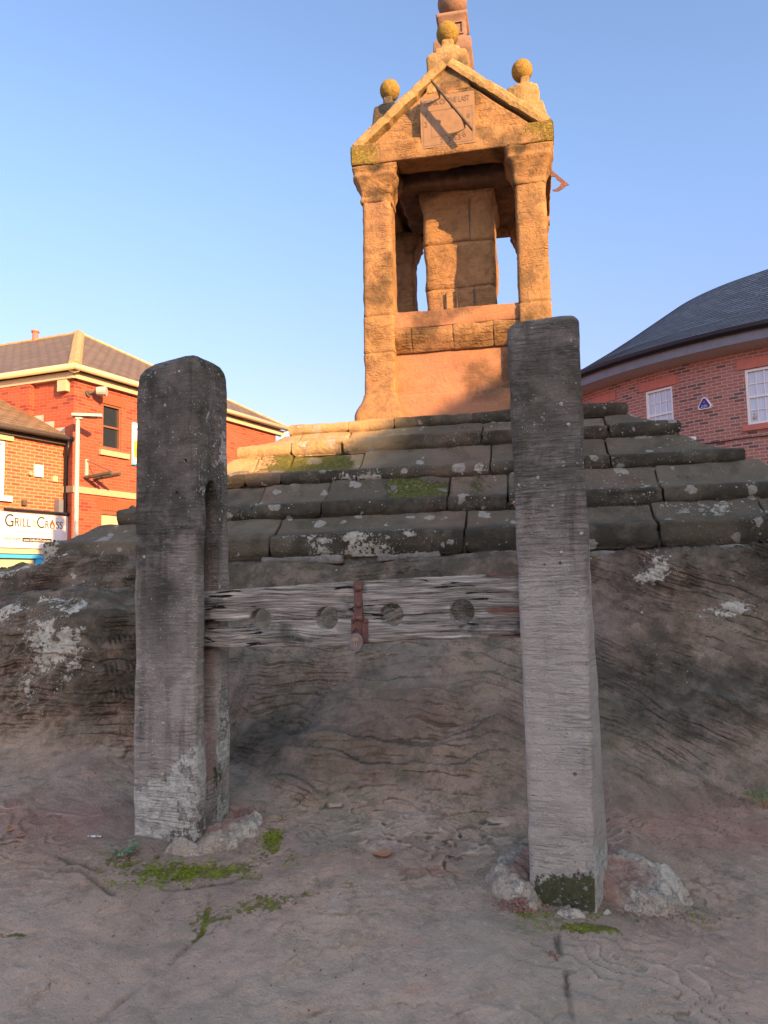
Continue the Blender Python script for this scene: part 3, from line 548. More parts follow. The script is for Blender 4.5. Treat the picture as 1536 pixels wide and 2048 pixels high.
for r, (xl, xr, yf, zn, zb, zk, J) in enumerate(ROWS):
    inner = ROWS[r - 1][2] - .12 if r else .75
    inx = (ROWS[r - 1][0] - .12, ROWS[r - 1][1] - .12) if r else (.9, .9)
    c = [-xl] + list(J) + [xr]
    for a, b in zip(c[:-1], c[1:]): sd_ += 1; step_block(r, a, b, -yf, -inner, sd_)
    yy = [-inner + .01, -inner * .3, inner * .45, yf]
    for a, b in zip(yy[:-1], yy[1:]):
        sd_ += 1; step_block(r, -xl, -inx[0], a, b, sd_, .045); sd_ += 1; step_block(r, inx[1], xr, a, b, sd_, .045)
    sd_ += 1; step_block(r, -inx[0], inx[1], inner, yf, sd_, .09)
def mbed(V, N): return {'moss': .5 * ss(.2, .7, fbm(V[:, 0], V[:, 1], V[:, 2], 2, 2)), 'dark': .5 * ss(-.2, .4, fbm(V[:, 0], V[:, 1], V[:, 2], 3, 2))}
for r, (xl, xr, yf, zn, zb, zk, J) in enumerate(ROWS):
    z0 = 1.2 if r == 4 else ROWS[r + 1][4] + .02; z1 = zn - .045; ins = .055
    w_, h_ = xl + xr - 2 * ins, 2 * yf - 2 * ins; cx, cy = L2W((xr - xl) / 2, 0)
    rblock('mortar_bed', (cx, cy, (z0 + z1) / 2), (w_, h_, z1 - z0), TH, M['mortar'], steps, .02, .09, .010, 6, attrs=mbed)
# thin pinning stones under each course
for r, lx, wd, zc in [(4, -1.9, .3, 1.612), (4, -.9, .55, 1.61), (4, -.2, .4, 1.61), (4, .55, .5, 1.607), (4, 1.05, .28, 1.59), (4, 1.45, .1, 1.575), (4, 1.9, .62, 1.60), (3, -.95, .4, 1.892), (2, -.9, .5, 2.168), (2, .7, .5, 2.168), (1, 1.25, .7, 2.43), (1, .0, .5, 2.432), (0, .3, .4, 2.656), (2, 1.5, .5, 2.165)]:
    x, y = L2W(lx, -ROWS[r][2] + .055)
    rblock('pinning_stone', (x, y, zc - .01), (wd, .12, .05 if r == 4 else .03), TH, M['mortar'], steps, .015, .03, .012, 12, attrs=lambda V, N: {'lich': np.full(len(V), .35)})

# ---------------------------------------------------------------- market cross
cross = thing('market_cross', 'tall sandstone market cross pavilion with gables, pillars and ball finials, glowing in low sun', 'monument', (CX, CY, 2.79))
def SQ(lx, ly, hx, hy=None):
    hy = hy or hx; return [L2W(lx - hx, ly - hy), L2W(lx + hx, ly - hy), L2W(lx + hx, ly + hy), L2W(lx - hx, ly + hy)]
def mossy(V, N): return {'moss': .9 * ss(5.15, 5.3, V[:, 2]) * ss(-.2, .3, fbm(V[:, 0], V[:, 1], V[:, 2], 3, 2)), 'dark': .8 * ss(.0, .5, fbm(V[:, 0], V[:, 1], V[:, 2], 5, 3))}
def plainattr(V, N): return {'dark': .65 * ss(.15, .6, fbm(V[:, 0], V[:, 1], V[:, 2], 2.5, 3)), 'red': .25 * ss(0, .6, fbm(V[:, 0], V[:, 1], V[:, 2] + 9, 1.5, 2))}
def CS(cx, cy, secs): return [(z, SQ(cx + (h - .14) * .12 * np.sign(cx) * 0, cy, h), r) for z, h, r in secs]
for sx in (-1, 1):
    for sy in (-1, 1):
        cx, cy = sx * .685, sy * .685
        p = loft('pillar', CS(cx, cy, [(3.05, .136, .02), (3.462, .138, .02), (3.467, .130, .02), (3.476, .130, .02), (3.481, .138, .02), (3.80, .138, .02), (3.806, .131, .02), (3.814, .131, .02), (3.82, .138, .03), (4.3, .134, .035), (4.88, .13, .03)]), M['sand'], cross, .02, 9, .0055, 9, plainattr)
        loft('plinth', CS(cx, cy, [(2.74, .225, .04), (2.90, .222, .04), (2.96, .205, .05), (3.03, .165, .04), (3.10, .145, .03)]), M['sand'], p, .025, 9, .014, 6, plainattr)
        loft('capital', CS(cx, cy, [(4.87, .135, .02), (4.90, .142, .02), (4.93, .135, .02), (5.0, .155, .03), (5.07, .185, .05), (5.10, .200, .03), (5.13, .19, .02), (5.185, .212, .02)]), M['sand'], p, .015, 10, .013, 11, mossy)
for ang in range(4):          # four parapet sides
    a = ang * math.pi / 2; ca, sa = math.cos(a), math.sin(a)
    def rc(lx, ly): return L2W(lx * ca - ly * sa, lx * sa + ly * ca)
    def pr(name, y, w_, dpt, z0, z1, mat, par, amp=.008, r=.012, st=.05, sh=None):
        x_, y_ = rc(0, y); return rblock(name, (x_, y_, (z0 + z1) / 2), (w_, dpt, z1 - z0), TH + a, mat, par, r, st, amp, 6, sh, plainattr)
    pw = pr('parapet', -.575, 1.30, .20, 3.06, 3.50, M['red'], cross, .005, .006)
    pr('base_course', -.615, 1.24, .28, 2.74, 3.09, M['red'], pw, .010, .02)
    for i_, (a0, a1) in enumerate([(-.56, -.40), (-.40, -.03), (-.03, .32), (.32, .56)]):
        x_, y_ = rc((a0 + a1) / 2, -.655)
        def sh(Pq, H):
            k = (Pq[:, 2] + H[2]) / (2 * H[2]); Pq = Pq.copy(); Pq[:, 1] = np.where(Pq[:, 1] < 0, Pq[:, 1] * (.35 + .65 * np.clip(k * 1.6, 0, 1)), Pq[:, 1]); return Pq
        rblock('moulding', (x_, y_, 3.585), (a1 - a0 - .004, .26, .20), TH + a, M['sand'], pw, .012, .03, .007, 9, sh, plainattr)
    pr('coping', -.66, 1.16, .24, 3.685, 3.835, M['red'], pw, .007, .012)
    # architrave, gable, copings
    lt = pr('architrave', -.77, 1.80, .26, 5.19, 5.385, M['sand'], cross, .012, .02, .04); 
    lt.data.attributes.remove(lt.data.attributes['red']); 
    me = lt.data; co = np.zeros(len(me.vertices) * 3); me.vertices.foreach_get('co', co); co = co.reshape(-1, 3); wo = co + np.array(ORG[cross.name])
    lxx = np.abs((wo[:, 0] - CX) * math.cos(TH + a) + (wo[:, 1] - CY) * math.sin(TH + a)); at_ = me.attributes.new('moss', 'FLOAT', 'POINT'); at_.data.foreach_set('value', (ss(.35, .8, lxx) * .95).astype(np.float32))
    # gable triangle built as tapering courses
    def shp(Pq, H):
        Pq = Pq.copy(); k = (Pq[:, 2] + H[2]) / (2 * H[2]); Pq[:, 0] *= np.clip(1 - k, .004, 1); return Pq
    x_, y_ = rc(0, -.70); gb = rblock('gable', (x_, y_, 5.385 + .31), (1.46, .26, .62), TH + a, M['sand'], cross, .004, .035, .005, 9, shp, plainattr)
    for sgn in (-1, 1):
        n_ = 26; V = []; F = []
        L0, L1 = np.array([sgn * (.83 if ang % 2 == 0 else .70), 5.36 if ang % 2 == 0 else 5.467]), np.array([0, 6.045]); d_ = (L1 - L0); ln = np.linalg.norm(d_); d_ /= ln; up = np.array([-d_[1] * -sgn * -1, d_[0] * 1]); up = np.array([d_[1] * sgn, abs(d_[0])])
        for i in range(n_ + 1):
            c_ = L0 + d_ * ln * i / n_
            for (b_, u_) in ((-.86, 0), (-.868, .035), (-.86, .075), (-.845, .09), (-.5, .09), (-.5, 0)):
                jt = .004 * vn(i * .9, b_ * 40, u_ * 60 + sgn + a * 3) - (.006 if i in (9, 17) else 0)
                q_ = c_ + up * (u_ + jt); xx, yyv = rc(q_[0], b_ - jt); V.append((xx, yyv, q_[1]))
        for i in range(n_):
            for j in range(6): F.append((i*6+j, i*6+(j+1)%6, (i+1)*6+(j+1)%6, (i+1)*6+j))
        F += [tuple(range(6)), tuple(n_*6 + j for j in range(6))]
        o_ = mesh('gable_coping', V, F, M['cap'], gb); bm = bmesh.new(); bm.from_mesh(o_.data); bmesh.ops.recalc_face_normals(bm, faces=bm.faces); bm.to_mesh(o_.data); bm.free()
    # roof saddle behind the gable
    mb = MB(); A_ = [rc(-.80, -.55), rc(.80, -.55), rc(.80, 0), rc(-.80, 0), rc(0, -.55), rc(0, 0)]
    mb.add([(*A_[0], 5.38), (*A_[1], 5.38), (*A_[4], 6.02), (*A_[5], 6.02), (*A_[3], 5.38), (*A_[2], 5.38)], [(0, 1, 2), (1, 5, 3, 2), (4, 0, 2, 3)]); mb.build('roof_saddle', M['sand'], cross)
    # finial
    yy = -.70
    def RS(hx, hy): return [rc(-hx, yy - hy), rc(hx, yy - hy), rc(hx, yy + hy * 1.6), rc(-hx, yy + hy * 1.6)]
    fz = lambda L: [(z, RS(h, h * .64), r_) for z, h, r_ in L]
    fo = loft('finial', fz([(5.82, .20, .02), (6.0, .197, .02), (6.10, .19, .02), (6.185, .186, .02), (6.22, .172, .03), (6.228, .118, .03), (6.275, .115, .03), (6.29, .10, .02), (6.305, .06, .02), (6.39, .055, .02)]), M['step'] if ang == 3 else M['cap'], cross, .02, 7, .008, 12, plainattr)  # left finial takes the darker step stone in place of gable shade
    bx, by = rc(0, yy + .03); b_ = MB(); b_.ball((bx, by, 6.485), .104, 32, 1.06); b_.build('ball', M['ochre'], fo, True)
# ceiling and soffit beams
cx, cy = L2W(0, 0)
rblock('ceiling', (cx, cy, 5.345), (1.34, 1.34, .09), TH, M['shaft'], cross, .01, .08, .01)
for s_, (ax_, ay_, sx_, sy_) in enumerate([(0, -.40, 1.1, .20), (0, .40, 1.1, .20), (-.45, 0, .2, .6), (.45, 0, .2, .6)]):
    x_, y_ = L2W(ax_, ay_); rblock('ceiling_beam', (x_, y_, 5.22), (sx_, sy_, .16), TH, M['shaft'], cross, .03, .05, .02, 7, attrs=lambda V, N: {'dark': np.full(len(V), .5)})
col = loft('central_column', [(3.5, SQ(.01, 0, .335), .05), (4.184, SQ(.01, 0, .325), .045), (4.19, SQ(.01, 0, .315), .04), (4.198, SQ(.01, 0, .315), .04), (4.204, SQ(.01, 0, .33), .045), (4.624, SQ(.01, 0, .335), .045), (4.63, SQ(.01, 0, .322), .04), (4.638, SQ(.01, 0, .322), .04), (4.644, SQ(.01, 0, .338), .05), (5.02, SQ(.01, 0, .335), .05), (5.06, SQ(.01, 0, .36), .03), (5.3, SQ(.01, 0, .38), .03)], M['sand'], cross, .035, 14, .016, 5, plainattr)
for (lx0, z0, z1, s2) in [(-.02, 3.5, 4.18, 0), (.12, 4.64, 5.05, 0), (.14, 3.9, 4.18, 0), (-.12, 3.85, 4.15, 0)]:
    x_, y_ = L2W(lx0, -.338); rblock('joint', (x_, y_, (z0 + z1) / 2), (.007, .03, z1 - z0), TH, M['gnomon'], col, .002, .05, .003)
floor_ = rblock('floor_slab', (cx, cy, 3.2), (1.1, 1.1, .8), TH, M['shaft'], cross, .01, .2, .005)
# upper shaft
sh_ = loft('upper_shaft', CS(0, 0, [(5.600, .26, .02), (6.000, .22, .02), (6.120, .17, .012), (6.640, .158, .012), (6.660, .17, .01), (6.690, .185, .01), (6.710, .19, .01), (6.800, .187, .01), (6.830, .165, .01), (6.850, .142, .01), (7.030, .132, .01), (7.040, .142, .01), (7.070, .142, .01), (7.080, .155, .01), (7.115, .157, .01), (7.120, .10, .02), (7.150, .06, .02)]), M['shaft'], cross, .03, 6, .003, 9)
b_ = MB(); b_.ball((cx, cy, 7.325), .150, 32); b_.build('ball', M['shaft'], sh_, True)
for a in range(4):            # raised panel frames on the shaft head
    ca, sa = math.cos(TH + a * math.pi / 2), math.sin(TH + a * math.pi / 2); m = MB(); d_ = (ca, sa); n_ = (sa, -ca); P0 = (cx, cy, 0)
    for q in [(-.115, .115, 6.875, 6.89), (-.115, .115, 7.0, 7.015), (-.115, -.10, 6.89, 7.0), (.10, .115, 6.89, 7.0)]: m.box(P0, d_, n_, q[0], q[1], q[2], q[3], .128, .150)
    m.build('panel_frame', M['shaft'], sh_)

# text helper
def txt(s_, h, w_, P0, d, n, mat, parent, ext=.002, name='lettering', tilt=0):
    cu = bpy.data.curves.new('t', 'FONT'); cu.body = s_; cu.size = 1; cu.extrude = 0.0; to = bpy.data.objects.new('t', cu); COL.objects.link(to)
    bpy.context.view_layer.update(); me = bpy.data.meshes.new_from_object(to.evaluated_get(bpy.context.evaluated_depsgraph_get()))
    bpy.data.objects.remove(to)
    co = np.array([v.co[:] for v in me.vertices]); F = [list(p.vertices) for p in me.polygons]; mn, mx = co.min(0), co.max(0)
    u = (co[:, 0] - mn[0]) / (mx[0] - mn[0]) * w_; v = (co[:, 1] - mn[1]) / (mx[1] - mn[1]) * h
    d, n = np.array(d), np.array(n); base = np.array(P0, float)
    Vt = base + u[:, None] * np.array([*d, tilt]) + v[:, None] * np.array([0, 0, 1.]); bk = Vt.copy(); Vt = Vt + np.array([*n, 0]) * ext
    # side walls from boundary edges
    from collections import Counter
    E_ = Counter(); od = {}
    for f in F:
        for a_, b2 in zip(f, f[1:] + f[:1]): k_ = (min(a_, b2), max(a_, b2)); E_[k_] += 1; od[k_] = (a_, b2)
    N0 = len(Vt); F2 = F + [[od[k_][0], od[k_][0] + N0, od[k_][1] + N0, od[k_][1]] for k_, c_ in E_.items() if c_ == 1]
    return mesh(name, np.vstack([Vt, bk]), F2, mat, parent)

# sundial on the front gable
d_l = (math.cos(TH), math.sin(TH)); n_f = (math.sin(TH), -math.cos(TH))
def FP(lx, z, ly=-.875): x, y = L2W(lx, ly); return (x, y, z)
m = MB(); m.box(FP(0, 0), d_l, n_f, -.245, .235, 5.262, 5.742, -.045, .028); dial = m.build('sundial', M['bronze'], cross)
m = MB()
for q in [(-.225, .215, 5.60, 5.604), (-.225, .215, 5.28, 5.284), (-.225, -.221, 5.284, 5.60), (.211, .215, 5.284, 5.60), (-.15, -.147, 5.36, 5.60), (.13, .133, 5.36, 5.60), (-.15, .133, 5.356, 5.36)]: m.box(FP(0, 0), d_l, n_f, q[0], q[1], q[2], q[3], .026, .0295)
m.build('engraved_line', M['etch'], dial)
for s_, lx, z, w_, h in [('THINK OF THE LAST', -.215, 5.655, .41, .052), ('8', .165, 5.49, .03, .045), ('7', .178, 5.43, .018, .025), ('2', -.212, 5.46, .028, .05), ('2', -.075, 5.295, .028, .045), ('3', -.005, 5.30, .028, .042), ('4', .045, 5.30, .03, .04), ('5', .085, 5.305, .026, .04), ('6', .125, 5.325, .03, .045), ('1', -.20, 5.56, .02, .03)]:
    txt(s_, h, w_, FP(lx, z, -.9), d_l, n_f, M['etch'], dial, .0065)
# gnomon: style parallel to the plate, struts, cusped openings
A0, B0 = np.array([-.125, 5.80]), np.array([.215, 5.30]); n_ = 90; V = []; F = []; pH = .155
for i in range(n_ + 1):
    s_ = i / n_; c_ = A0 + (B0 - A0) * s_
    hgt = .042 + .02 * max(0, 1 - abs(s_ - .5) / .05)
    for cc_, ww in ((.17, .075), (.80, .085)):
        t_ = abs(s_ - cc_) / ww
        if t_ < 1: hgt = max(hgt, .042 + (pH - .042) * (1 - math.sqrt(max(0, 1 - (1 - t_) ** 2)) if t_ > .12 else 1))
    hgt = min(hgt, pH)
    for off in (-.003, .003):
        for pr_ in (pH, pH - hgt):
            x, y = L2W(c_[0] + off * 1.4, -.9 - pr_); V.append((x, y, c_[1] + off))
for i in range(n_):
    b0, b1 = i * 4, (i + 1) * 4
    F += [(b0, b0+1, b1+1, b1), (b0+2, b1+2, b1+3, b0+3), (b0, b1, b1+2, b0+2), (b0+1, b0+3, b1+3, b1+1)]
F += [(0, 2, 3, 1), (n_*4, n_*4+1, n_*4+3, n_*4+2)]
mesh('gnomon', V, F, M['gnomon'], dial)
# second dial on the right-hand gable, its gnomon standing clear of the wall
x0_, y0_ = L2W(.875, 0); d2 = (math.cos(TH + math.pi / 2), math.sin(TH + math.pi / 2)); n2 = (math.cos(TH), math.sin(TH))
m = MB(); m.box((x0_, y0_, 0), d2, n2, -.24, .24, 5.30, 5.74, -.03, .02); dial2 = m.build('sundial', M['bronze'], cross)
m = MB(); pts = [L2W(.90, -.2), L2W(1.09, -.2)]
def SP(a, z): x, y = L2W(a, -.22); return (x, y, z)
outl = [(.90, 5.36), (1.095, 5.155), (1.06, 5.15), (1.02, 5.12), (.97, 5.095), (.92, 5.10), (.90, 5.12), (.94, 5.125), (.98, 5.15), (1.01, 5.19), (.975, 5.225), (.955, 5.235), (.95, 5.26), (.935, 5.275), (.90, 5.28)]
off = np.array(L2W(0, .008)) - np.array(L2W(0, 0)); m.prism([SP(.90 + (q[0] - .90) * .82, 5.20 + (q[1] - 5.24) * .82) for q in outl], (off[0], off[1], 0)); m.build('gnomon', M['rust'], dial2)

# ---------------------------------------------------------------- stocks
def make_post(name, label, bot, top, z0, z1, rb, slot=None, lean=None):
    C0, C1 = [np.array(p) for p in bot], [np.array(p) for p in top]
    t = lambda z: (z - z0) / (z1 - z0)
    def cor(z, s_=0):
        c_ = [a * (1 - t(z)) + b * t(z) for a, b in zip(C0, C1)]; m_ = sum(c_) / 4
        return [tuple(p + (m_ - p) / np.linalg.norm(m_ - p) * s_) for p in c_]
    secs = [(z0, cor(z0), .015), (z0 + .5, cor(z0 + .5), .015), (z1 - rb - .12, cor(z1 - rb - .12), .018), (z1 - rb, cor(z1 - rb), .03)]
    for a in (20, 40, 60, 75, 88): secs.append((z1 - rb + rb * math.sin(R(a)), cor(z1 - rb + rb * math.sin(R(a)), rb * 1.35 * (1 - math.cos(R(a)))), .03))
    def fn(V, N):
        if slot: V = slot(V, N)
        V[:, 2] += (ss(z1 - .25, z1 - .02, V[:, 2])) * lean * (V[:, 0] - V[:, 0].mean()) if lean else 0
        return V
    return secs, fn
postg = 'pair of stone stocks posts'
# left post
LB = [(-.984, 2.95), (-.721, 2.85), (-.640, 3.095), (-.903, 3.195)]
LT = [(-.986, 2.95), (-.712, 2.85), (-.640, 3.09), (-.90, 3.19)]
e_s = np.array(LB[2]) - np.array(LB[1]); Ls = np.linalg.norm(e_s); e_s = e_s / Ls
def slotL(V, N):
    t_ = (V[:, :2] - np.array(LB[1])) @ e_s; side = (N[:, :2] @ np.array([e_s[1], -e_s[0]])) > .9
    zc = V[:, 2]; wdt = .033 * ss(1.86, 1.80, zc) ** .5 * (1 - 0 * zc)
    low = ss(.85, 1.02, zc); dep = .11 * low + .0
    cen = .105 + .008 * vn(zc * 3, 1, 1)
    k = ss(wdt + .010, wdt - .002, abs(t_ - cen)) * (zc < 1.86)
    d = k * dep * side
    n3 = np.array([e_s[1], -e_s[0]]); V[:, :2] -= d[:, None] * n3
    k2 = ss(.03, .0, abs(t_ - .13)) * ss(2.22, 2.1, zc) * ss(1.86, 1.95, zc) * side; V[:, :2] -= (k2 * .018)[:, None] * n3
    return V
def pattL(V, N):
    z = V[:, 2]; n = fbm(V[:, 0], V[:, 1], z, 4, 3); side = ss(.2, .8, N[:, 0]); m = (z > .0)
    tt = (V[:, :2] - np.array(LB[1])) @ e_s; slot = ss(.05, .03, abs(tt - .11)) * side * ss(1.84, 1.78, z)
    return {'lich': np.clip(.62 * ss(1.25, .8, z) + .75 * ss(.78, .68, z + .06 * n) + .65 * side * ss(1.65, 1.85, z) * ss(2.3, 2.0, z) + .4 * ss(2.0, 2.25, z) + .35 * side * ss(1.5, 1.0, z), 0, 1) * (1 - slot),
            'moss': np.clip(.6 * side * blob(z, tt, .72, .16, .1, .05) + .35 * slot * ss(1.2, 1.5, z) + .5 * ss(2.2, 2.34, z) + .25 * side, 0, 1),
            'red': np.clip(.7 * slot * ss(-.4, .3, n) + .5 * blob(z, tt, 2.12, .16, .04, .03) * side + .5 * blob(z, tt, 1.98, .16, .03, .03) * side, 0, 1), 'dark': np.clip(.62 * ss(1.45, 1.85, z + .12 * n) + .45 * blob(z, V[:, 0], 1.5, -.87, .5, .07) + .3 * ss(.1, .6, n), 0, .8), 'pale': .55 * ss(1.5, 1.1, z) * ss(-.3, .4, n) * (1 - slot)}
secs, fn = make_post('', '', LB, LT, .40, 2.365, .075, slotL, .10)
stp = loft('stocks_post', secs, M['post'], None, .016, 26, .006, 7, pattL, fn, (-.82, 3.02, .5))
tag(stp, 'slotted purple-grey stone stocks post, left of the two, crusted with white lichen at its foot', 'stone post', postg)
RB = [(.456, 2.60), (.645, 2.50), (.755, 2.70), (.566, 2.80)]
RT = [(.452, 2.60), (.700, 2.55), (.75, 2.78), (.505, 2.83)]
def pattR(V, N):
    z = V[:, 2]; n = fbm(V[:, 0], V[:, 1], z, 4, 3); side = ss(.2, .8, N[:, 0])
    return {'lich': np.clip(.28 * ss(1.9, 2.2, z) * ss(-.2, .3, n) + .35 * ss(.7, .5, z) + .5 * blob(z, V[:, 0], 1.2, .55, .18, .035) + .85 * side * ss(.62, .5, z) + .5 * blob(z, V[:, 0], 1.8, .70, .2, .02), 0, 1),
            'moss': np.clip(1.15 * ss(.56, .44, z + .04 * n) * (1 - side) * ss(.44, .50, V[:, 0]) + .35 * ss(.8, .5, z) + .3 * ss(2.1, 2.3, z), 0, 1),
            'pale': np.clip(.9 * ss(1.75, 1.2, z + .15 * n), 0, .9), 'dark': np.clip(.60 * ss(1.35, 1.85, z + .25 * n) + .06, 0, .7), 'red': np.clip(.5 * side * ss(.56, .42, z), 0, 1)}
secs, fn = make_post('', '', RB, RT, .28, 2.372, .035, None, .06)
stp = loft('stocks_post', secs, M['post'], None, .016, 22, .005, 7, pattR, fn, (.6, 2.65, .39))
tag(stp, 'plain squared grey stone stocks post, right of the two, dark moss at its foot', 'stone post', postg)
stp['group'] = postg
# boards
stocks = thing('stocks_boards', 'weathered silver oak stocks boards with four leg holes between the stone posts', 'stocks', (-.1, 2.86, 1.1))
BA, BB = np.array([-.80, 3.03]), np.array([.60, 2.69]); bd = (BB - BA); BL = np.linalg.norm(bd); bd = bd / BL; bnr = np.array([bd[1], -bd[0]])
HOLES = (.328, .599, .851, 1.114); HR = .0445
def board(name, lo, hi, parent, seed, a0=.012, a1=1.40, th=.035):
    al = np.unique(np.concatenate([np.linspace(a0, a1, 420)] + [h + HR * np.sin(np.linspace(-math.pi / 2, math.pi / 2, 40)) for h in HOLES]))
    n = 18; tt = np.linspace(0, 1, n); Lo = np.array([lo(a) for a in al]); Hi = np.array([hi(a) for a in al])
    AL = np.repeat(al[:, None], n, 1); ZZ = Lo[:, None] * (1 - tt) + Hi[:, None] * tt
    def face(sg):
        g = fbm(AL * .8, sg, ZZ * 9 + .8 * vn(AL * 2.2, 1, seed)[..., None].squeeze(), 4, 4)
        dd = th + .003 * g - .006 * np.abs(2 * tt - 1) ** 6 + .003 * fbm(AL, ZZ, seed, 30, 2)
        xy = BA + AL[..., None] * bd + (sg * dd)[..., None] * bnr
        return np.concatenate([xy, ZZ[..., None]], -1)
    A_, B_ = face(1), face(-1); N = len(al); V = np.vstack([A_.reshape(-1, 3), B_.reshape(-1, 3)]); F = []; o = N * n
    for i in range(N - 1):
        for j in range(n - 1):
            F.append((i*n+j, (i+1)*n+j, (i+1)*n+j+1, i*n+j+1)); F.append((o+i*n+j, o+i*n+j+1, o+(i+1)*n+j+1, o+(i+1)*n+j))
        F.append((i*n+n-1, (i+1)*n+n-1, o+(i+1)*n+n-1, o+i*n+n-1)); F.append((i*n, o+i*n, o+(i+1)*n, (i+1)*n))
    for i in (0, N - 1):
        for j in range(n - 1): F.append((i*n+j, i*n+j+1, o+i*n+j+1, o+i*n+j))
    return mesh(name, V, F, M['wood'], parent)
def split(a): return np.interp(a, [0, .5, .7, .96, 1.3, 1.5], [1.309, 1.312, 1.319, 1.328, 1.338, 1.343])
def zc(a): return split(a) + .002
def notch(a):
    d = min(abs(a - h) for h in HOLES); return math.sqrt(HR * HR - d * d) if d < HR else 0
nn1 = lambda a, s_: float(vn(a * 9, s_, 2) * .003 + vn(a * 30, s_, 5) * .0015 + vn(a * 90, s_, 7) * .001)
up_hi = lambda a: float(np.interp(a, [0, .11, .33, .69, 1.07, 1.2, 1.21, 1.4], [1.425, 1.430, 1.438, 1.453, 1.465, 1.468, 1.46, 1.462])) + nn1(a, 1)
up_lo = lambda a: max(float(split(a)) + .003 + nn1(a, 3), float(zc(a)) + notch(a) if notch(a) else 0)
lo_hi = lambda a: min(float(split(a)) - .002 + nn1(a, 5) - (.022 * float(ss(.30, .26, a))), float(zc(a)) - notch(a) if notch(a) else 9)
lo_lo = lambda a: float(np.interp(a, [0, .2, .21, .33, .69, 1.07, 1.2, 1.21, 1.4], [1.212, 1.209, 1.204, 1.206, 1.219, 1.234, 1.240, 1.250, 1.254])) + nn1(a, 8)
board('upper_plank', up_lo, up_hi, stocks, 2); board('lower_plank', lo_lo, lo_hi, stocks, 6)
def BP(a, z, o_): p = BA + bd * a + bnr * o_; return (p[0], p[1], z)
m = MB(); m.box(BP(0, 0, 0), bd, bnr, .710, .742, 1.313, 1.452, .032, .041); 
hasp = m.build('hasp', M['rust'], stocks)
m = MB(); m.box(BP(0, 0, 0), bd, bnr, .697, .762, 1.228, 1.313, .032, .040); m.build('hasp_plate', M['rust'], stocks)
m = MB(); m.box(BP(0, 0, 0), bd, bnr, .714, .738, 1.255, 1.314, .040, .046)
for a_ in (.712, .739): m.tube([BP(a_ - .006, 1.315, .045), BP(a_ + .006, 1.315, .045)], .011, 10)
m.tube([BP(.719, 1.316, .045), BP(.733, 1.316, .045)], .009, 10); m.build('hinge', M['rust'], hasp)
for z_ in (1.427, 1.366):
    m = MB(); m.ball(BP(.727, z_, .042), .0135, 14, 1); m.build('rivet', M['rust'], hasp, True)
for a_, z_ in ((.704, 1.300), (.756, 1.300), (.756, 1.238)):
    m = MB(); m.ball(BP(a_, z_, .040), .005, 8); m.build('screw', M['gnomon'], hasp)
m = MB(); cpt = []
for i in range(24):
    t_ = 2 * math.pi * i / 24; rr_ = .0285 * (1 + .06 * math.cos(2 * t_)); cpt.append(BP(.721 + rr_ * math.sin(t_), 1.232 + rr_ * math.cos(t_) * 1.05, .050))
m.prism(cpt, (bnr[0] * .016, bnr[1] * .016, 0)); lk = m.build('padlock', M['lock'], stocks)
m = MB(); m.tube([BP(.721 + .015 * math.cos(t_), 1.262 + .020 * math.sin(t_), .058) for t_ in np.linspace(-.3, math.pi + .3, 12)], .0042, 8); m.build('shackle', M['rust'], lk, True)
m = MB(); m.prism([BP(.721 + u, 1.232 + v, .066) for u, v in [(-.005, -.018), (.005, -.018), (.006, 0), (.012, .004), (.012, .014), (-.012, .014), (-.012, .004), (-.006, 0)]], (bnr[0] * .003, bnr[1] * .003, 0)); m.build('keyhole_cover', M['brass'], lk)
m = MB(); m.box(BP(0, 0, 0), bd, bnr, .7195, .7225, 1.220, 1.236, .068, .0705); m.build('keyhole', M['gnomon'], lk)
for a_, z_, ht in ((1.205, 1.468, .006), (1.205, 1.342, .014), (1.21, 1.246, .006)):
    m = MB(); m.box(BP(0, 0, 0), bd, bnr, a_, 1.40, z_ - ht / 2, z_ + ht / 2, -.03, .047); m.build('iron_strip', M['rust'], stocks)

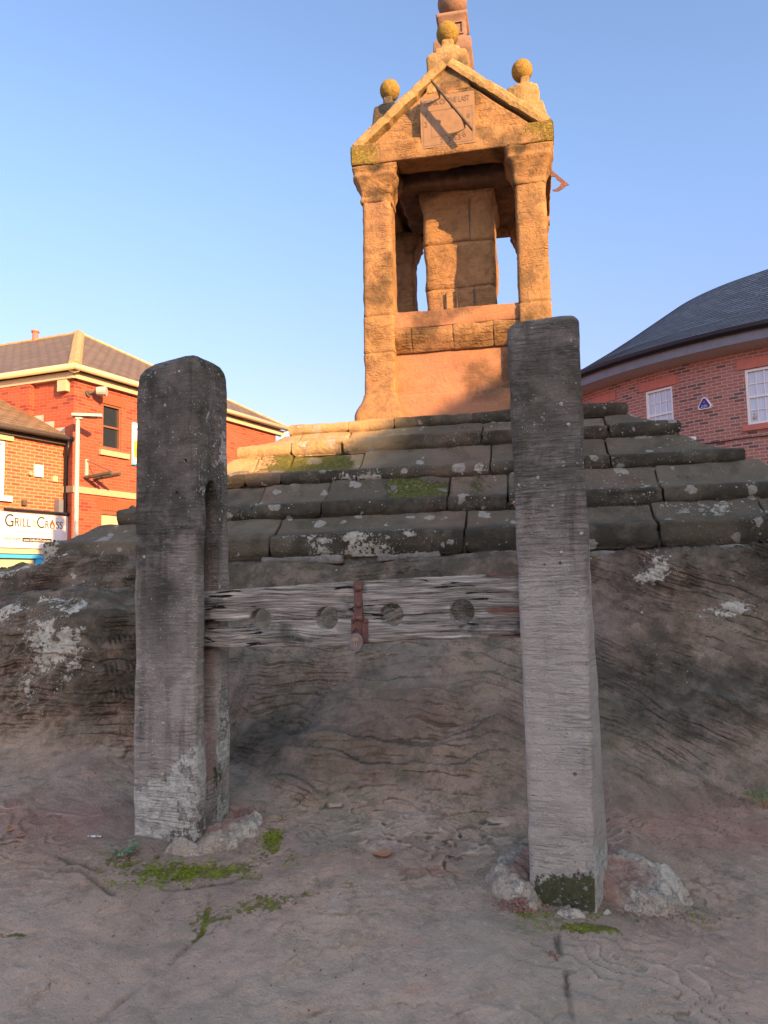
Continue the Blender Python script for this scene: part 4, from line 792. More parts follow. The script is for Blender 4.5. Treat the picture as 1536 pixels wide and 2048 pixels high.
# collars of rough stone round the post feet
def collar(name, label, cx, cy, rx, ry, a0, a1, h, w_, seed, zoff=0, mat='collar'):
    n, k = 70, 22; V = []; 
    for i in range(n + 1):
        t_ = a0 + (a1 - a0) * i / n; endf = min(1, min(i, n - i) / 7 + .02) ** .5
        for j in range(k + 1):
            s_ = j / k
            rr = 1 - w_ * (1 - s_) * 1.0
            o_ = 1 + .10 * float(vn(math.cos(t_) * 2.2 + seed, math.sin(t_) * 2.2, 1)) + .05 * float(vn(math.cos(t_) * 7, math.sin(t_) * 7, seed))
            x = cx + rx * rr * o_ * math.cos(t_); y = cy + ry * rr * o_ * math.sin(t_)
            prof = h * endf * (min(1, (1 - s_) * 5) ** .5) * (1 - .25 * (1 - s_)) 
            z = gz(x, y) - .012 + max(0, prof) + zoff * (1 - s_)
            V.append((x, y, z))
    V = np.array(V); nz = fbm(V[:, 0], V[:, 1], V[:, 2], 14, 4)
    V[:, 2] += .020 * nz + .007 * fbm(V[:, 0], V[:, 1], seed, 45, 3); V[:, 0] += .006 * fbm(V[:, 0], V[:, 1], V[:, 2], 25, 3)
    F = [(i*(k+1)+j, i*(k+1)+j+1, (i+1)*(k+1)+j+1, (i+1)*(k+1)+j) for i in range(n) for j in range(k)]
    # skirt so the stone is solid down into the ground
    o = len(V); rim = [i*(k+1)+k for i in range(n+1)]; rin = [i*(k+1) for i in range(n+1)]
    low = V[rim].copy(); low[:, 2] -= .12; lin = V[rin].copy(); lin[:, 2] -= .14; V = np.vstack([V, low, lin])
    F += [(rim[i], o+i, o+i+1, rim[i+1]) for i in range(n)] + [(rin[i], rin[i+1], o+n+1+i+1, o+n+1+i) for i in range(n)]
    F += [(rin[e], *[e*(k+1)+j for j in range(1, k+1)], o+e, o+n+1+e)[::(-1 if e else 1)] for e in (0, n)]
    s_in = ss(.75, .45, np.tile(np.linspace(0, 1, k+1), n+1)); red = np.concatenate([s_in, np.zeros(2*(n+1))])
    o_ = mesh(name, V, F, M[mat], None, None, True, {'red': red * .8, 'lich': .85 * (1 - red), 'moss': np.clip(.3 * ss(.1, .6, fbm(V[:, 0], V[:, 1], 2, 6, 2)), 0, 1)}, (cx, cy, gz(cx, cy)))
    bm = bmesh.new(); bm.from_mesh(o_.data); bmesh.ops.recalc_face_normals(bm, faces=bm.faces); bm.to_mesh(o_.data); bm.free()
    tag(o_, label, 'stone'); return o_
cg = 'rough footing stones round the stocks posts'
collar('footing_stone', 'whitish rough footing lip hugging the right front corner of the slotted post', -.74, 2.99, .235, .17, R(-112), R(28), .06, .62, 3)
collar('footing_stone', 'grey footing stone at the left side of the plain post', .60, 2.69, .27, .19, R(118), R(238), .065, .66, 8)
collar('footing_stone', 'large pale crusted footing stone at the right side of the plain post', .63, 2.67, .36, .20, R(-62), R(58), .085, .78, 5)
collar('footing_stone', 'thin flat grey stone lip in front of the plain post foot', .60, 2.57, .14, .09, R(222), R(322), .02, .6, 9)

# ---------------------------------------------------------------- plants, leaves and crumbs
def leaf(m, p, d, up, L, w_, curl=.2):
    p, d, up = Vector(p), Vector(d).normalized(), Vector(up); s_ = d.cross(up).normalized() * w_; up = s_.cross(d).normalized()
    q = [p, p + d*L*.35 + s_ - up*0 , p + d*L*.75 + s_*.7 - up*L*curl*.4, p + d*L - up*L*curl, p + d*L*.75 - s_*.7 - up*L*curl*.4, p + d*L*.35 - s_, p + d*L*.5 + up*L*.06]
    m.add(q, [(0, 1, 6), (1, 2, 6), (2, 3, 6), (3, 4, 6), (4, 5, 6), (5, 0, 6)])
rnd = random.Random(11)
def weed(label, cat, x, y, nl, L, w_, mat, h=.05, name='weed', z=None, stems=5):
    z = gz(x, y) if z is None else z; t_ = thing(name, label, cat, (x, y, z)); m = MB(); sm = MB()
    for i in range(stems):
        a = i * 2.4 + rnd.random(); ln = h * rnd.uniform(.6, 1.2); tip = Vector((x + math.cos(a) * ln * .7, y + math.sin(a) * ln * .7, z + ln * .8)); sm.tube([(x, y, z - .01), tip], [.0018, .001], 5)
        for k in range(nl):
            f = .35 + .65 * k / max(1, nl - 1); p = Vector((x, y, z)).lerp(tip, f); b = a + rnd.uniform(-1.4, 1.4)
            leaf(m, p, (math.cos(b), math.sin(b), rnd.uniform(.1, .8)), (0, 0, 1), L * rnd.uniform(.7, 1.2), w_, .35)
    m.build('leaves', mat, t_); sm.build('stem', M['straw'], t_); return t_
weed('small blue-green leafy weed at the foot of the slotted post', 'weed', -.965, 2.80, 5, .028, .007, M['bgreen'], .05, stems=6)
weed('tiny pale green seedling in the moss before the slotted post', 'weed', -.77, 2.68, 3, .014, .003, M['bgreen'], .015, 'seedling', stems=4)
weed('tuft of bright grass at the foot of the rock, far right', 'grass', 1.52, 3.16, 4, .05, .003, M['green'], .07, 'grass_tuft', stems=9)
# creeping plant rooted under the left end of the lowest course
px_, py_ = L2W(-2.32, -2.53); pt = thing('creeping_plant', 'low dark green creeping plant rooted in the joint under the left end of the steps', 'plant', (px_, py_, 1.60)); m = MB(); sm = MB()
for i in range(46):
    lx = -2.32 + rnd.gauss(0, .16); x, y = L2W(lx, -2.54 + rnd.uniform(-.06, .03)); z = 1.60 + rnd.uniform(-.05, .05) + .03 * (lx + 2.32); tip = Vector((x + rnd.uniform(-.03, .03), y - rnd.uniform(.01, .05), z + rnd.uniform(0, .06))); sm.tube([(x, y + .04, z - .02), tip], [.002, .001], 4)
    for k in range(9):
        p = Vector((x, y, z)).lerp(tip, k / 8) + Vector((rnd.uniform(-.015, .015), rnd.uniform(-.02, 0), rnd.uniform(-.012, .012))); a = rnd.uniform(0, 6.28); leaf(m, p, (math.cos(a), math.sin(a) - .4, rnd.uniform(-.3, .7)), (0, 0, 1), rnd.uniform(.014, .026), .005, .2)
m.build('leaves', M['dgreen'], pt); sm.build('stem', M['straw'], pt)
# withered root on the third course
wx, wy = L2W(-1.38, -1.96); wz = 2.36; wt = thing('withered_plant', 'withered straw-coloured plant on the sunlit mossy step', 'plant', (wx, wy, wz)); m = MB()
for i in range(16):
    a = rnd.uniform(0, 6.28); L = rnd.uniform(.05, .12); m.tube([(wx, wy, wz + .02), (wx + math.cos(a) * L * .5, wy - .03, wz + .02 + math.sin(a) * L * .3 + .01), (wx + math.cos(a) * L, wy - .05 - rnd.random() * .03, wz + math.sin(a) * L * .45)], [.006, .004, .002], 5)
m.build('stalk', M['straw'], wt)
def deadleaf(label, x, y, L, mat, z=None, a=0, group=None):
    z = gz(x, y) + .006 if z is None else z; m = MB(); n = 11; pts = []
    for i in range(n):
        t_ = 2 * math.pi * i / n; r_ = L * (.5 if i % 2 else .36) * (1 + .2 * rnd.random()); pts.append((x + r_ * math.cos(t_ + a), y + r_ * .75 * math.sin(t_ + a), z + L * .12 * rnd.random()))
    c_ = (x, y, z - .001); V = pts + [c_] + [(p[0], p[1], p[2] - .0015) for p in pts] + [(c_[0], c_[1], c_[2] - .0015)]
    m.add(V, [(i, (i + 1) % n, n) for i in range(n)] + [((i + 1) % n + n + 1, i + n + 1, 2 * n + 1) for i in range(n)] + [(i, i + n + 1, (i + 1) % n + n + 1, (i + 1) % n) for i in range(n)])
    o_ = m.build('fallen_leaf', mat, origin=(x, y, z)); tag(o_, label, 'leaf', group)
deadleaf('curled brown leaf lying alone on the rock between the two posts', -.03, 2.79, .075, M['leafb'])
deadleaf('orange leaf at the far left edge of the ground', -1.455, 2.96, .03, M['leafo'])
deadleaf('pinkish leaf just right of the orange leaf at far left', -1.39, 2.91, .035, M['leafb'])
for i, (dx, lb) in enumerate(((0, 'rusty leaf in the step joint beside the plain post, left one of two'), (.05, 'rusty leaf in the step joint beside the plain post, right one of two'))):
    lx_, ly_ = L2W(.46 + dx, -2.19); deadleaf(lb, lx_, ly_ - .03, .06, M['leafo'], 1.935 + .012 * i)
m = MB()
for i in range(5): p = (-1.145 + i * .011, 2.935 + .006 * (i % 2), gz(-1.145 + i * .011, 2.94) + .003); m.ball(p, .0045 + .0015 * (i % 3), 8, .5)
o_ = m.build('feather_scrap', M['white'], origin=(-1.12, 2.94, gz(-1.12, 2.94))); tag(o_, 'scrap of white feather on the ground left of the slotted post', 'feather')
# crumbled red earth (uncountable)
m = MB()
def crumbs(cx, cy, rx, ry, n, s0, s1, h=0):
    for i in range(n):
        x, y = cx + rnd.gauss(0, rx), cy + rnd.gauss(0, ry); r_ = rnd.uniform(s0, s1); zz = gz(x, y) + h * math.exp(-((x-cx)/rx)**2 - ((y-cy)/ry)**2) * rnd.random() + r_ * .2; q = [Vector((rnd.gauss(0, 1), rnd.gauss(0, 1), rnd.gauss(0, 1))).normalized() * r_ * rnd.uniform(.7, 1.2) for _ in range(8)]
        c_ = Vector((x, y, zz)); V = [c_ + Vector((sx * r_ * rnd.uniform(.5, 1), sy * r_ * rnd.uniform(.5, 1), sz * r_ * rnd.uniform(.3, .8))) for sx in (-1, 1) for sy in (-1, 1) for sz in (-1, 1)]
        m.add(V, [(0, 1, 3, 2), (4, 6, 7, 5), (0, 4, 5, 1), (2, 3, 7, 6), (0, 2, 6, 4), (1, 5, 7, 3)])
crumbs(.42, 2.56, .045, .018, 170, .0025, .007, .03); crumbs(.80, 2.53, .11, .012, 120, .002, .005); crumbs(-.60, 3.10, .04, .025, 70, .003, .007, .01); crumbs(-.92, 2.84, .05, .02, 40, .002, .004)
crumbs(1.25, 3.10, .30, .10, 300, .0015, .0045); crumbs(1.45, 3.2, .12, .03, 60, .003, .008); crumbs(-1.35, 3.0, .3, .12, 40, .002, .005); crumbs(.0, 2.45, .8, .3, 260, .001, .0035); crumbs(.47, 2.33, .01, .015, 20, .003, .006)
o_ = m.build('earth_crumbs', M['debris']); tag(o_, kind='stuff')

m = MB(); mo = A['moss']
def tufts(cx, cy, rx, ry, n, rot=0):
    for i in range(n):
        u, v = rnd.gauss(0, rx), rnd.gauss(0, ry); x, y = cx + u * math.cos(rot) - v * math.sin(rot), cy + u * math.sin(rot) + v * math.cos(rot)
        if float(fbm(x, y, 3.3, 14, 3)) < .12: continue
        z = gz(x, y); r_ = rnd.uniform(.002, .0048)
        for k in range(5):
            a = rnd.uniform(0, 6.28); t_ = Vector((math.cos(a) * .8, math.sin(a) * .8, rnd.uniform(.4, 1.3))).normalized() * r_ * 1.5; s_ = Vector((-math.sin(a), math.cos(a), 0)) * r_ * .45; c_ = Vector((x, y, z - .001))
            m.add([c_ - s_, c_ + s_, c_ + t_ + s_ * .3, c_ + t_ * 1.1 - s_ * .3], [(0, 1, 2, 3)])
tufts(-.68, 2.74, .13, .038, 1500, .15); tufts(-.44, 2.92, .03, .06, 600); tufts(-.46, 2.80, .06, .02, 260); tufts(-.86, 2.72, .10, .03, 260); tufts(-.98, 2.80, .06, .04, 160); tufts(.60, 2.44, .08, .016, 350, -.1); tufts(.42, 2.53, .05, .02, 160); tufts(.98, 2.56, .03, .05, 120); tufts(-.8, 2.64, .12, .012, 150); tufts(.58, 2.50, .09, .012, 200)
o_ = m.build('moss', M['mossg']); tag(o_, kind='stuff')

# ---------------------------------------------------------------- left building
PC = np.array([-7.1, 17.]); dr = np.array([.457, .8895]); nr = np.array([.8895, -.457]); dl = np.array([-.941, .338]); nl = np.array([-.338, -.941])
def wall(m, P0, d, n, L0, L1, z0, z1, holes, rev=.12):
    xs_ = sorted({L0, L1, *[h[0] for h in holes], *[h[1] for h in holes]}); zs_ = sorted({z0, z1, *[h[2] for h in holes], *[h[3] for h in holes]})
    P = lambda a, z, o=0: (P0[0] + d[0]*a + n[0]*o, P0[1] + d[1]*a + n[1]*o, z)
    for a, b in zip(xs_[:-1], xs_[1:]):
        for c, e in zip(zs_[:-1], zs_[1:]):
            if any(h[0] <= a and b <= h[1] and h[2] <= c and e <= h[3] for h in holes): continue
            m.quad(P(a, c), P(b, c), P(b, e), P(a, e), [(a, c), (b, c), (b, e), (a, e)])
    for h in holes:
        a, b, c, e = h
        for q in ([(a, c), (a, e)], [(b, e), (b, c)], [(a, e), (b, e)], [(b, c), (a, c)]):
            (u, v), (u2, v2) = q; m.quad(P(u, v), P(u, v, -rev), P(u2, v2, -rev), P(u2, v2), [(u, v), (u + rev, v), (u2 + rev, v2), (u2, v2)])
pub = thing('brick_building', 'orange-red brick building with hipped brown slate roof and cream gutters, left of the steps', 'building', (PC[0], PC[1], -.6))
BW = 8.30; BL_ = 15.
m = MB(); wins = [(.83, 1.42, 4.80, 5.89), (.84, 1.6, 2.0, 3.30)]
wall(m, PC, dr, nr, 0, 7.95, -.6, 6.30, wins + [])
wall(m, PC, dl, nl, 0, BL_, -.6, 6.30, [])
e1 = PC + dr * 7.95; e2 = PC + dl * BL_
wall(m, e1, dl, -nl, 0, BL_, -.6, 6.3, []); wall(m, e2, dr, -nr, 0, 7.95, -.6, 6.3, [])
pw = m.build('wall', M['brickA'], pub)
m = MB(); m.box((*PC, 0), dl, nl, 1.17, 6, -.6, 6.25, -.02, .16); m.build('chimney_breast', M['brickA'], pw)
for (a0, a1, z0, k) in ((.73, 1.56, 5.895, 17), (.72, 1.9, 3.305, 24)):
    m = MB()
    for i in range(k):
        t0, t1 = i / k, (i + .88) / k; w0 = .13; p = lambda t_, z_, top: (*(PC + dr * (a0 + (a1 - a0) * t_ + (t_ - .5) * (w0 if top else 0)) + nr * (.004)), z_)
        m.prism([p(t0, z0, 0), p(t1, z0, 0), p(t1, z0 + .25, 1), p(t0, z0 + .25, 1)], (nr[0] * .006, nr[1] * .006, 0))
    m.build('brick_arch', M['soldier'], pw)
def sash(parent, P0, d, n, a0, a1, z0, z1, cols, rows, mat, gm, fw=.05, bw=.018, rail=True, dep=-.09):
    wn = MB()
    for q in [(a0, a1, z1 - fw, z1), (a0, a1, z0, z0 + fw), (a0, a0 + fw, z0 + fw, z1 - fw), (a1 - fw, a1, z0 + fw, z1 - fw)]: wn.box(P0, d, n, q[0], q[1], q[2], q[3], dep, dep + .07)
    zm = (z0 + z1) / 2
    w_ = wn.build('window', mat, parent)
    if rail: b = MB(); b.box(P0, d, n, a0 + fw, a1 - fw, zm - .022, zm + .022, dep, dep + .05); 
    else: b = MB()
    for i in range(1, cols): x = a0 + fw + (a1 - a0 - 2 * fw) * i / cols; b.box(P0, d, n, x - bw/2, x + bw/2, z0 + fw, zm - .023, dep + .005, dep + .035); b.box(P0, d, n, x - bw/2, x + bw/2, zm + .023, z1 - fw, dep + .005, dep + .035)
    for h0, h1 in ((z0 + fw, zm - .022), (zm + .022, z1 - fw)):
        for j in range(1, rows): z = h0 + (h1 - h0) * j / rows; b.box(P0, d, n, a0 + fw, a1 - fw, z - bw/2, z + bw/2, dep + .004, dep + .034)
    if b.V: b.build('glazing_bar', mat, w_)
    g_ = MB(); g_.box(P0, d, n, a0 + .01, a1 - .01, z0 + .01, z1 - .01, dep - .01, dep + .012); g_.build('pane', gm, w_); return w_
w1 = sash(pub, (*PC, 0), dr, nr, .83, 1.42, 4.80, 5.89, 1, 1, M['brown'], M['glassd'])
m = MB(); m.box((*PC, 0), dr, nr, .74, 1.66, 4.62, 4.75, -.02, .06); m.build('sill', M['sill'], w1)
m = MB(); m.box((*PC, 0), dr, nr, .84, 1.6, 2.0, 3.30, -.10, -.05); dd = m.build('door', M['cream'], pub)
m = MB(); m.box((*PC, 0), dr, nr, .84, 1.6, 3.20, 3.30, -.05, -.01); m.build('door_head', M['brown'], dd)
m = MB(); m.box((*PC, 0), dr, nr, -.01, 7.95, 3.64, 3.79, -.02, .04); m.build('string_course', M['sill'], pw)
m = MB(); m.box((*PC, 0), dl, nl, -.04, .32, 3.64, 3.79, -.02, .04); m.build('string_course', M['sill'], pw)
# hipped roof
ov = .22; hz = 6.56
def RP(a, b, z): p = PC + dr * a + dl * b; return (p[0], p[1], z)
c0, c1, c2, c3 = RP(-ov, -ov, hz), RP(BW + ov * .9, -ov, hz), RP(BW + ov, BL_ + ov, hz), RP(-ov, BL_ + ov, hz)
ap, aq = RP(4.2, 4.2, 9.18), RP(4.2, BL_ - 4.2, 9.18)
m = MB()
def rface(pts, d):
    o_ = Vector(pts[0]); nrm_ = (Vector(pts[1]) - o_).cross(Vector(pts[-1]) - o_).normalized(); u_ = Vector((*d, 0)); v_ = nrm_.cross(u_)
    if v_.z < 0: v_ = -v_
    m.add(pts, [tuple(range(len(pts)))], [[((Vector(p) - o_).dot(u_), (Vector(p) - o_).dot(v_)) for p in pts]])
rface([c0, c1, ap], dr); rface([c0, ap, aq, c3], dl); rface([c1, c2, aq, ap], dl); rface([c3, aq, c2], dr); rface([c0, c3, c2, c1], dr)
rf = m.build('roof', M['slateA'], pub)
for nm, a, b, r_ in (('hip_tile', c0, ap, .15), ('hip_tile', c1, ap, .07), ('ridge_tile', ap, aq, .08)):
    A_, B_ = Vector(a), Vector(b); k = max(2, int((B_ - A_).length / .45)); m = MB()
    for i in range(k): m.tube([A_.lerp(B_, i / k) - Vector((0, 0, r_ * .35)), A_.lerp(B_, (i + .97) / k) - Vector((0, 0, r_ * .35))], [r_ * 1.05, r_], 8)
    m.build(nm, M['hiptile'], rf)
m = MB(); m.box((*PC, 0), dr, nr, -ov * .3, BW, 6.28, 6.44, -.05, .12); m.box((*PC, 0), dl, nl, -ov * .3, BL_, 6.28, 6.44, -.05, .122); fa = m.build('fascia', M['cream'], pub)
m = MB(); g0, g1, g2 = RP(-.26, BL_, 6.50), RP(-.26, -.26, 6.50), RP(BW + .1, -.26, 6.50)
m.tube([g0, g1], .072, 10); m.tube([g1, g2], .0725, 10); m.build('gutter', M['cream'], pub, True)
m = MB(); m.tube([RP(BW - .05, -.26, 6.46), RP(BW - .1, -.1, 6.30), RP(BW - .2, -.07, 6.1)], .05, 8); m.build('downpipe', M['white'], pub)
m = MB(); q = ap; m.tube([RP(4.2, 5.9, 9.1), RP(4.2, 5.9, 9.42)], .09, 10); m.tube([RP(4.2, 5.9, 9.42), RP(4.2, 5.9, 9.48)], .12, 10); m.build('flue', M['redsill'], pub)
P3 = (*PC, 0)
# fittings on the walls
m = MB(); m.box(P3, dl, nl, .13, .38, 6.00, 6.26, .002, .13); o_ = m.build('alarm_box', M['yellow'] if False else M['cream'], origin=(PC[0], PC[1], 6.1)); tag(o_, 'cream box high on the brick wall beside the building corner', 'box')
fl = thing('floodlight', 'round metal floodlight on a bracket beneath the cream gutter', 'floodlight', (PC[0] + dr[0]*.5, PC[1] + dr[1]*.5, 6.1))
W3 = lambda a, z, o_=0, P=P3, d=dr, n=nr: (P[0] + d[0]*a + n[0]*o_, P[1] + d[1]*a + n[1]*o_, z)
m = MB(); m.tube([W3(.38, 6.02, .0), W3(.38, 6.02, .05)], .08, 12); m.tube([W3(.38, 6.02, .05), W3(.50, 6.10, .16)], .03, 8); m.build('bracket', M['gnomon'], fl)
m = MB(); m.tube([W3(.50, 6.08, .18), W3(.62, 6.08, .36)], [.10, .12], 14); m.build('lamp_head', M['lead'], fl)
bl = thing('sign_light_bracket', 'triangular wall bracket with two dark tube lights on the brick wall', 'light bracket', W3(.4, 4.0, 0))
m = MB(); m.box(P3, dr, nr, .33, .41, 4.05, 4.45, .0, .03); m.build('back_plate', M['lead'], bl)
m = MB(); m.tube([W3(.37, 4.42, .03), W3(.45, 4.12, .72)], .012, 6); m.build('stay', M['gnomon'], bl)
for a_ in (.33, .60):
    m = MB(); m.tube([W3(a_, 4.02, .04), W3(a_ + .1, 4.08, .75)], .045, 10); m.build('tube_light', M['gnomon'], bl)
m = MB(); m.tube([W3(.3, 4.03, .2), W3(.8, 4.03, .2)], .012, 6); m.build('stay', M['gnomon'], bl)
bn_ = thing('banner_sign', 'white, blue and yellow banner edge on the brick wall by the slotted post', 'sign', W3(1.8, 5.0, .05))
m = MB(); m.box(P3, dr, nr, 1.74, 2.6, 4.50, 5.58, .02, .05); m.build('sign_panel', M['white'], bn_)
m = MB(); m.box(P3, dr, nr, 1.74, 1.765, 4.50, 5.58, .05, .056); m.box(P3, dr, nr, 1.765, 2.6, 4.50, 4.54, .05, .056); m.box(P3, dr, nr, 1.80, 2.5, 5.40, 5.44, .05, .055); m.build('blue_border', M['blue'], bn_)
m = MB(); m.box(P3, dr, nr, 1.80, 2.6, 4.70, 5.12, .05, .056); m.build('yellow_band', M['yellow'], bn_)
m = MB(); m.ball(W3(1.72, 3.42, .10), .06, 12); m.tube([W3(1.72, 3.42, 0), W3(1.72, 3.42, .1)], .03, 8); o_ = m.build('wall_lamp', M['black'], origin=W3(1.72, 3.42)); tag(o_, 'small black round lamp below the stone string course', 'wall lamp')
m = MB(); m.box(P3, dr, nr, .62, .80, 2.45, 2.66, .004, .03); o_ = m.build('notice', M['yellow'], origin=W3(.7, 2.5)); tag(o_, 'small yellow notice beside the pale doorway', 'notice')
# street lamp in front of the building corner
lp = thing('street_lamp', 'slim pale street lamp with a flat head before the brick building corner', 'street lamp', (-6.85, 16.6, -.6))
m = MB(); m.tube([(-6.85, 16.6, -.6), (-6.84, 16.6, 5.28)], [.06, .045], 12); m.build('pole', M['pole'], lp, True)
m = MB(); m.box((-6.84, 16.6, 0), (.96, .28), (.28, -.96), -.12, .52, 5.30, 5.36, -.13, .13); m.box((-6.84, 16.6, 0), (.96, .28), (.28, -.96), -.05, .1, 5.24, 5.30, -.06, .06); m.build('lamp_head', M['pole'], lp)
m = MB(); m.box((-6.84, 16.6, 0), (.96, .28), (.28, -.96), .14, .40, 5.285, 5.30, -.09, .09); m.build('lens', M['dgrey'], lp)
# shop wing
SP0 = PC + dl * .25; S3 = (*SP0, 0)
shop = thing('shop_building', 'low orange brick shop with pale mortar and dark eaves at the left edge', 'shop', (SP0[0], SP0[1], -.6))
m = MB(); wall(m, SP0, dr, nr, -4.5, .0, -.6, 4.86, [(-2.3, -1.50, 3.44, 4.62)])
ee = SP0 - dr * 4.5; wall(m, ee, dl, nl, 0, 5, -.6, 4.86, [])
sw = m.build('wall', M['brickB'], shop)
m = MB(); T = lambda a, b, z: (SP0[0] + dr[0]*a + dl[0]*b, SP0[1] + dr[1]*a + dl[1]*b, z)
pts = [T(-4.7, -.22, 4.90), T(-.03, -.22, 4.90), T(-.03, 2.3, 6.28), T(-4.7, 2.3, 6.28)]; rface(pts, dr); pts2 = [T(-4.7, -.22, 4.86), T(-4.7, 2.3, 6.24), T(-.03, 2.3, 6.24), T(-.03, -.22, 4.86)]; rface(pts2, dr)
rs_ = m.build('roof', M['slateA'], shop)
m = MB()
for i in range(5):
    b = .0 + i * .32; m.box(T(-.20 if False else 0, 0, 0), dl, nl, b, b + .36, 4.93 + b * .55, 5.17 + b * .55, -.26, .012)
    m.add([T(-.02, b, 4.95 + b * .55), T(-.28, b, 4.93 + b * .55), T(-.28, b + .34, 4.93 + (b + .34) * .55), T(-.02, b + .34, 4.95 + (b + .34) * .55), T(-.02, b, 4.93 + b * .55), T(-.28, b, 4.91 + b * .55), T(-.28, b + .34, 4.91 + (b + .34) * .55), T(-.02, b + .34, 4.93 + (b + .34) * .55)], [(0, 1, 2, 3), (7, 6, 5, 4), (0, 4, 5, 1), (1, 5, 6, 2), (2, 6, 7, 3)])
m.build('flashing', M['lead'], rs_)
m = MB(); m.tube([T(-4.7, -.24, 4.87), T(.0, -.24, 4.87)], .06, 8); m.build('gutter', M['gnomon'], shop, True)
m = MB(); m.box(S3, dr, nr, -4.5, -.02, 4.74, 4.83, .0, .1); m.build('eaves_board', M['gnomon'], shop)
m = MB(); m.tube([T(-.10, -.24, 4.82), T(-.12, -.20, 4.60), T(-.02, -.07, 4.40), T(-.02, -.07, -.6)], .04, 8); m.build('downpipe', M['black'], shop, True)
w2 = sash(shop, S3, dr, nr, -2.3, -1.50, 3.44, 4.62, 2, 2, M['white'], M['glassl'], .07, .03)
m = MB(); m.box(S3, dr, nr, -2.45, -1.34, 4.625, 4.80, -.02, .05); m.build('lintel', M['cream'], w2)
m = MB(); m.box(S3, dr, nr, -2.45, -1.36, 3.32, 3.435, -.02, .08); m.build('sill', M['white'], w2)
def fitting(name, label, cat, a0, a1, z0, z1, dp, mat):
    m = MB(); m.box(S3, dr, nr, a0, a1, z0, z1, .002, dp); o_ = m.build(name, M[mat], origin=W3((a0 + a1) / 2, z0, 0, S3)); tag(o_, label, cat); return o_
fitting('intruder_alarm', 'white upright alarm box on the shop brickwork', 'alarm box', -.81, -.60, 3.93, 4.20, .06, 'white')
fitting('junction_box', 'small cream junction box below right of the alarm box', 'box', -.33, -.21, 3.87, 4.0, .05, 'cream')
fitting('junction_box', 'small dark box on the brick just above the shop sign', 'box', -1.10, -1.0, 3.27, 3.38, .07, 'gnomon')
m = MB(); m.box(S3, dr, nr, -.26, -.14, 3.16, 3.46, .02, .16); o_ = m.build('vent_duct', M['dgrey'], origin=W3(-.2, 3.2, 0, S3)); tag(o_, 'short dark grey duct standing on top of the shop sign', 'duct')
m = MB(); m.tube([W3(-.92, 3.98, .0, S3), W3(-.92, 3.98, .07, S3)], .045, 10); o_ = m.build('wall_sensor', M['sill'], origin=W3(-.92, 3.98, 0, S3)); tag(o_, 'small round buff sensor left of the white alarm box', 'sensor')
sg = thing('shop_sign', 'white shop fascia sign reading Grill on the Cross with a red flame', 'sign', W3(-.8, 2.3, .1, S3))
m = MB(); m.box(S3, dr, nr, -2.6, .03, 2.34, 3.10, .02, .12); m.build('sign_board', M['signw'], sg)
m = MB(); m.tube([W3(-1.6, 3.14, .15, S3), W3(.10, 3.14, .15, S3)], .035, 10); m.build('trough_light', M['black'], sg)
F0 = lambda a, z: W3(a, z, .12, S3)
for s_, a, z, w_, h, mt in [('G', -1.56, 2.78, .20, .27, 'ink'), ('RILL', -1.33, 2.80, .39, .18, 'ink'), ('ON', -.92, 2.90, .11, .06, 'pink'), ('THE', -.92, 2.80, .12, .06, 'pink'), ('C', -.79, 2.79, .19, .25, 'ink'), ('R', -.575, 2.79, .095, .17, 'ink'), ('SS', -.30, 2.80, .18, .16, 'ink'), ('~ TURKISH BARBEQUE ~', -1.42, 2.655, 1.05, .055, 'greyink'), ('01925 753079', -1.57, 2.50, .38, .055, 'ink'), ('f', -.32, 2.47, .03, .07, 'ink')]:
    txt(s_, h, w_, F0(a, z), dr, nr, M[mt], sg, .005)
m = MB(); m.box(S3, dr, nr, -1.14, -.41, 2.475, 2.565, .12, .125); m.box(S3, dr, nr, -.365, -.305, 2.465, 2.545, .12, .1222)
for a_ in (-.26, -.17):
    for q in [(a_, a_ + .055, 2.475, 2.485), (a_, a_ + .055, 2.53, 2.54), (a_, a_ + .01, 2.485, 2.53), (a_ + .045, a_ + .055, 2.485, 2.53), (a_ + .02, a_ + .035, 2.50, 2.515)]: m.box(S3, dr, nr, *q, .12, .125)
m.build('contact_strip', M['ink'], sg); txt('www.GrillontheCross.com', .055, .68, W3(-1.115, 2.492, .125, S3), dr, nr, M['signw'], sg, .004)
def flamep(k, zo, dn): 
    prof = [(0, -.085), (.05, -.07), (.072, -.03), (.065, .01), (.045, .04), (.03, .06), (.02, .10), (0, .135), (-.012, .10), (-.03, .075), (-.052, .045), (-.068, .0), (-.07, -.04), (-.045, -.075)]
    m = MB(); m.prism([W3(-.395 + u * k, 2.875 + v * k + zo, dn, S3) for u, v in prof], (nr[0] * .004, nr[1] * .004, 0)); return m
flamep(1, 0, .12).build('flame_emblem', M['flame'], sg); flamep(.45, -.035, .124).build('flame_emblem', M['signw'], sg)
m = MB(); m.box(S3, dr, nr, -4.4, .0, 2.22, 2.34, .01, .08); m.box(S3, dr, nr, -1.75, -.78, -.6, 2.10, .005, .04); m.build('shopfront', M['shop'], shop)
m = MB(); m.box(S3, dr, nr, -4.4, .0, 2.12, 2.20, .01, .12); m.box(S3, dr, nr, -.76, -.60, -.6, 2.12, .01, .10); m.box(S3, dr, nr, -1.92, -1.76, -.6, 2.12, .01, .10); m.build('shopfront_frame', M['blue'], shop)

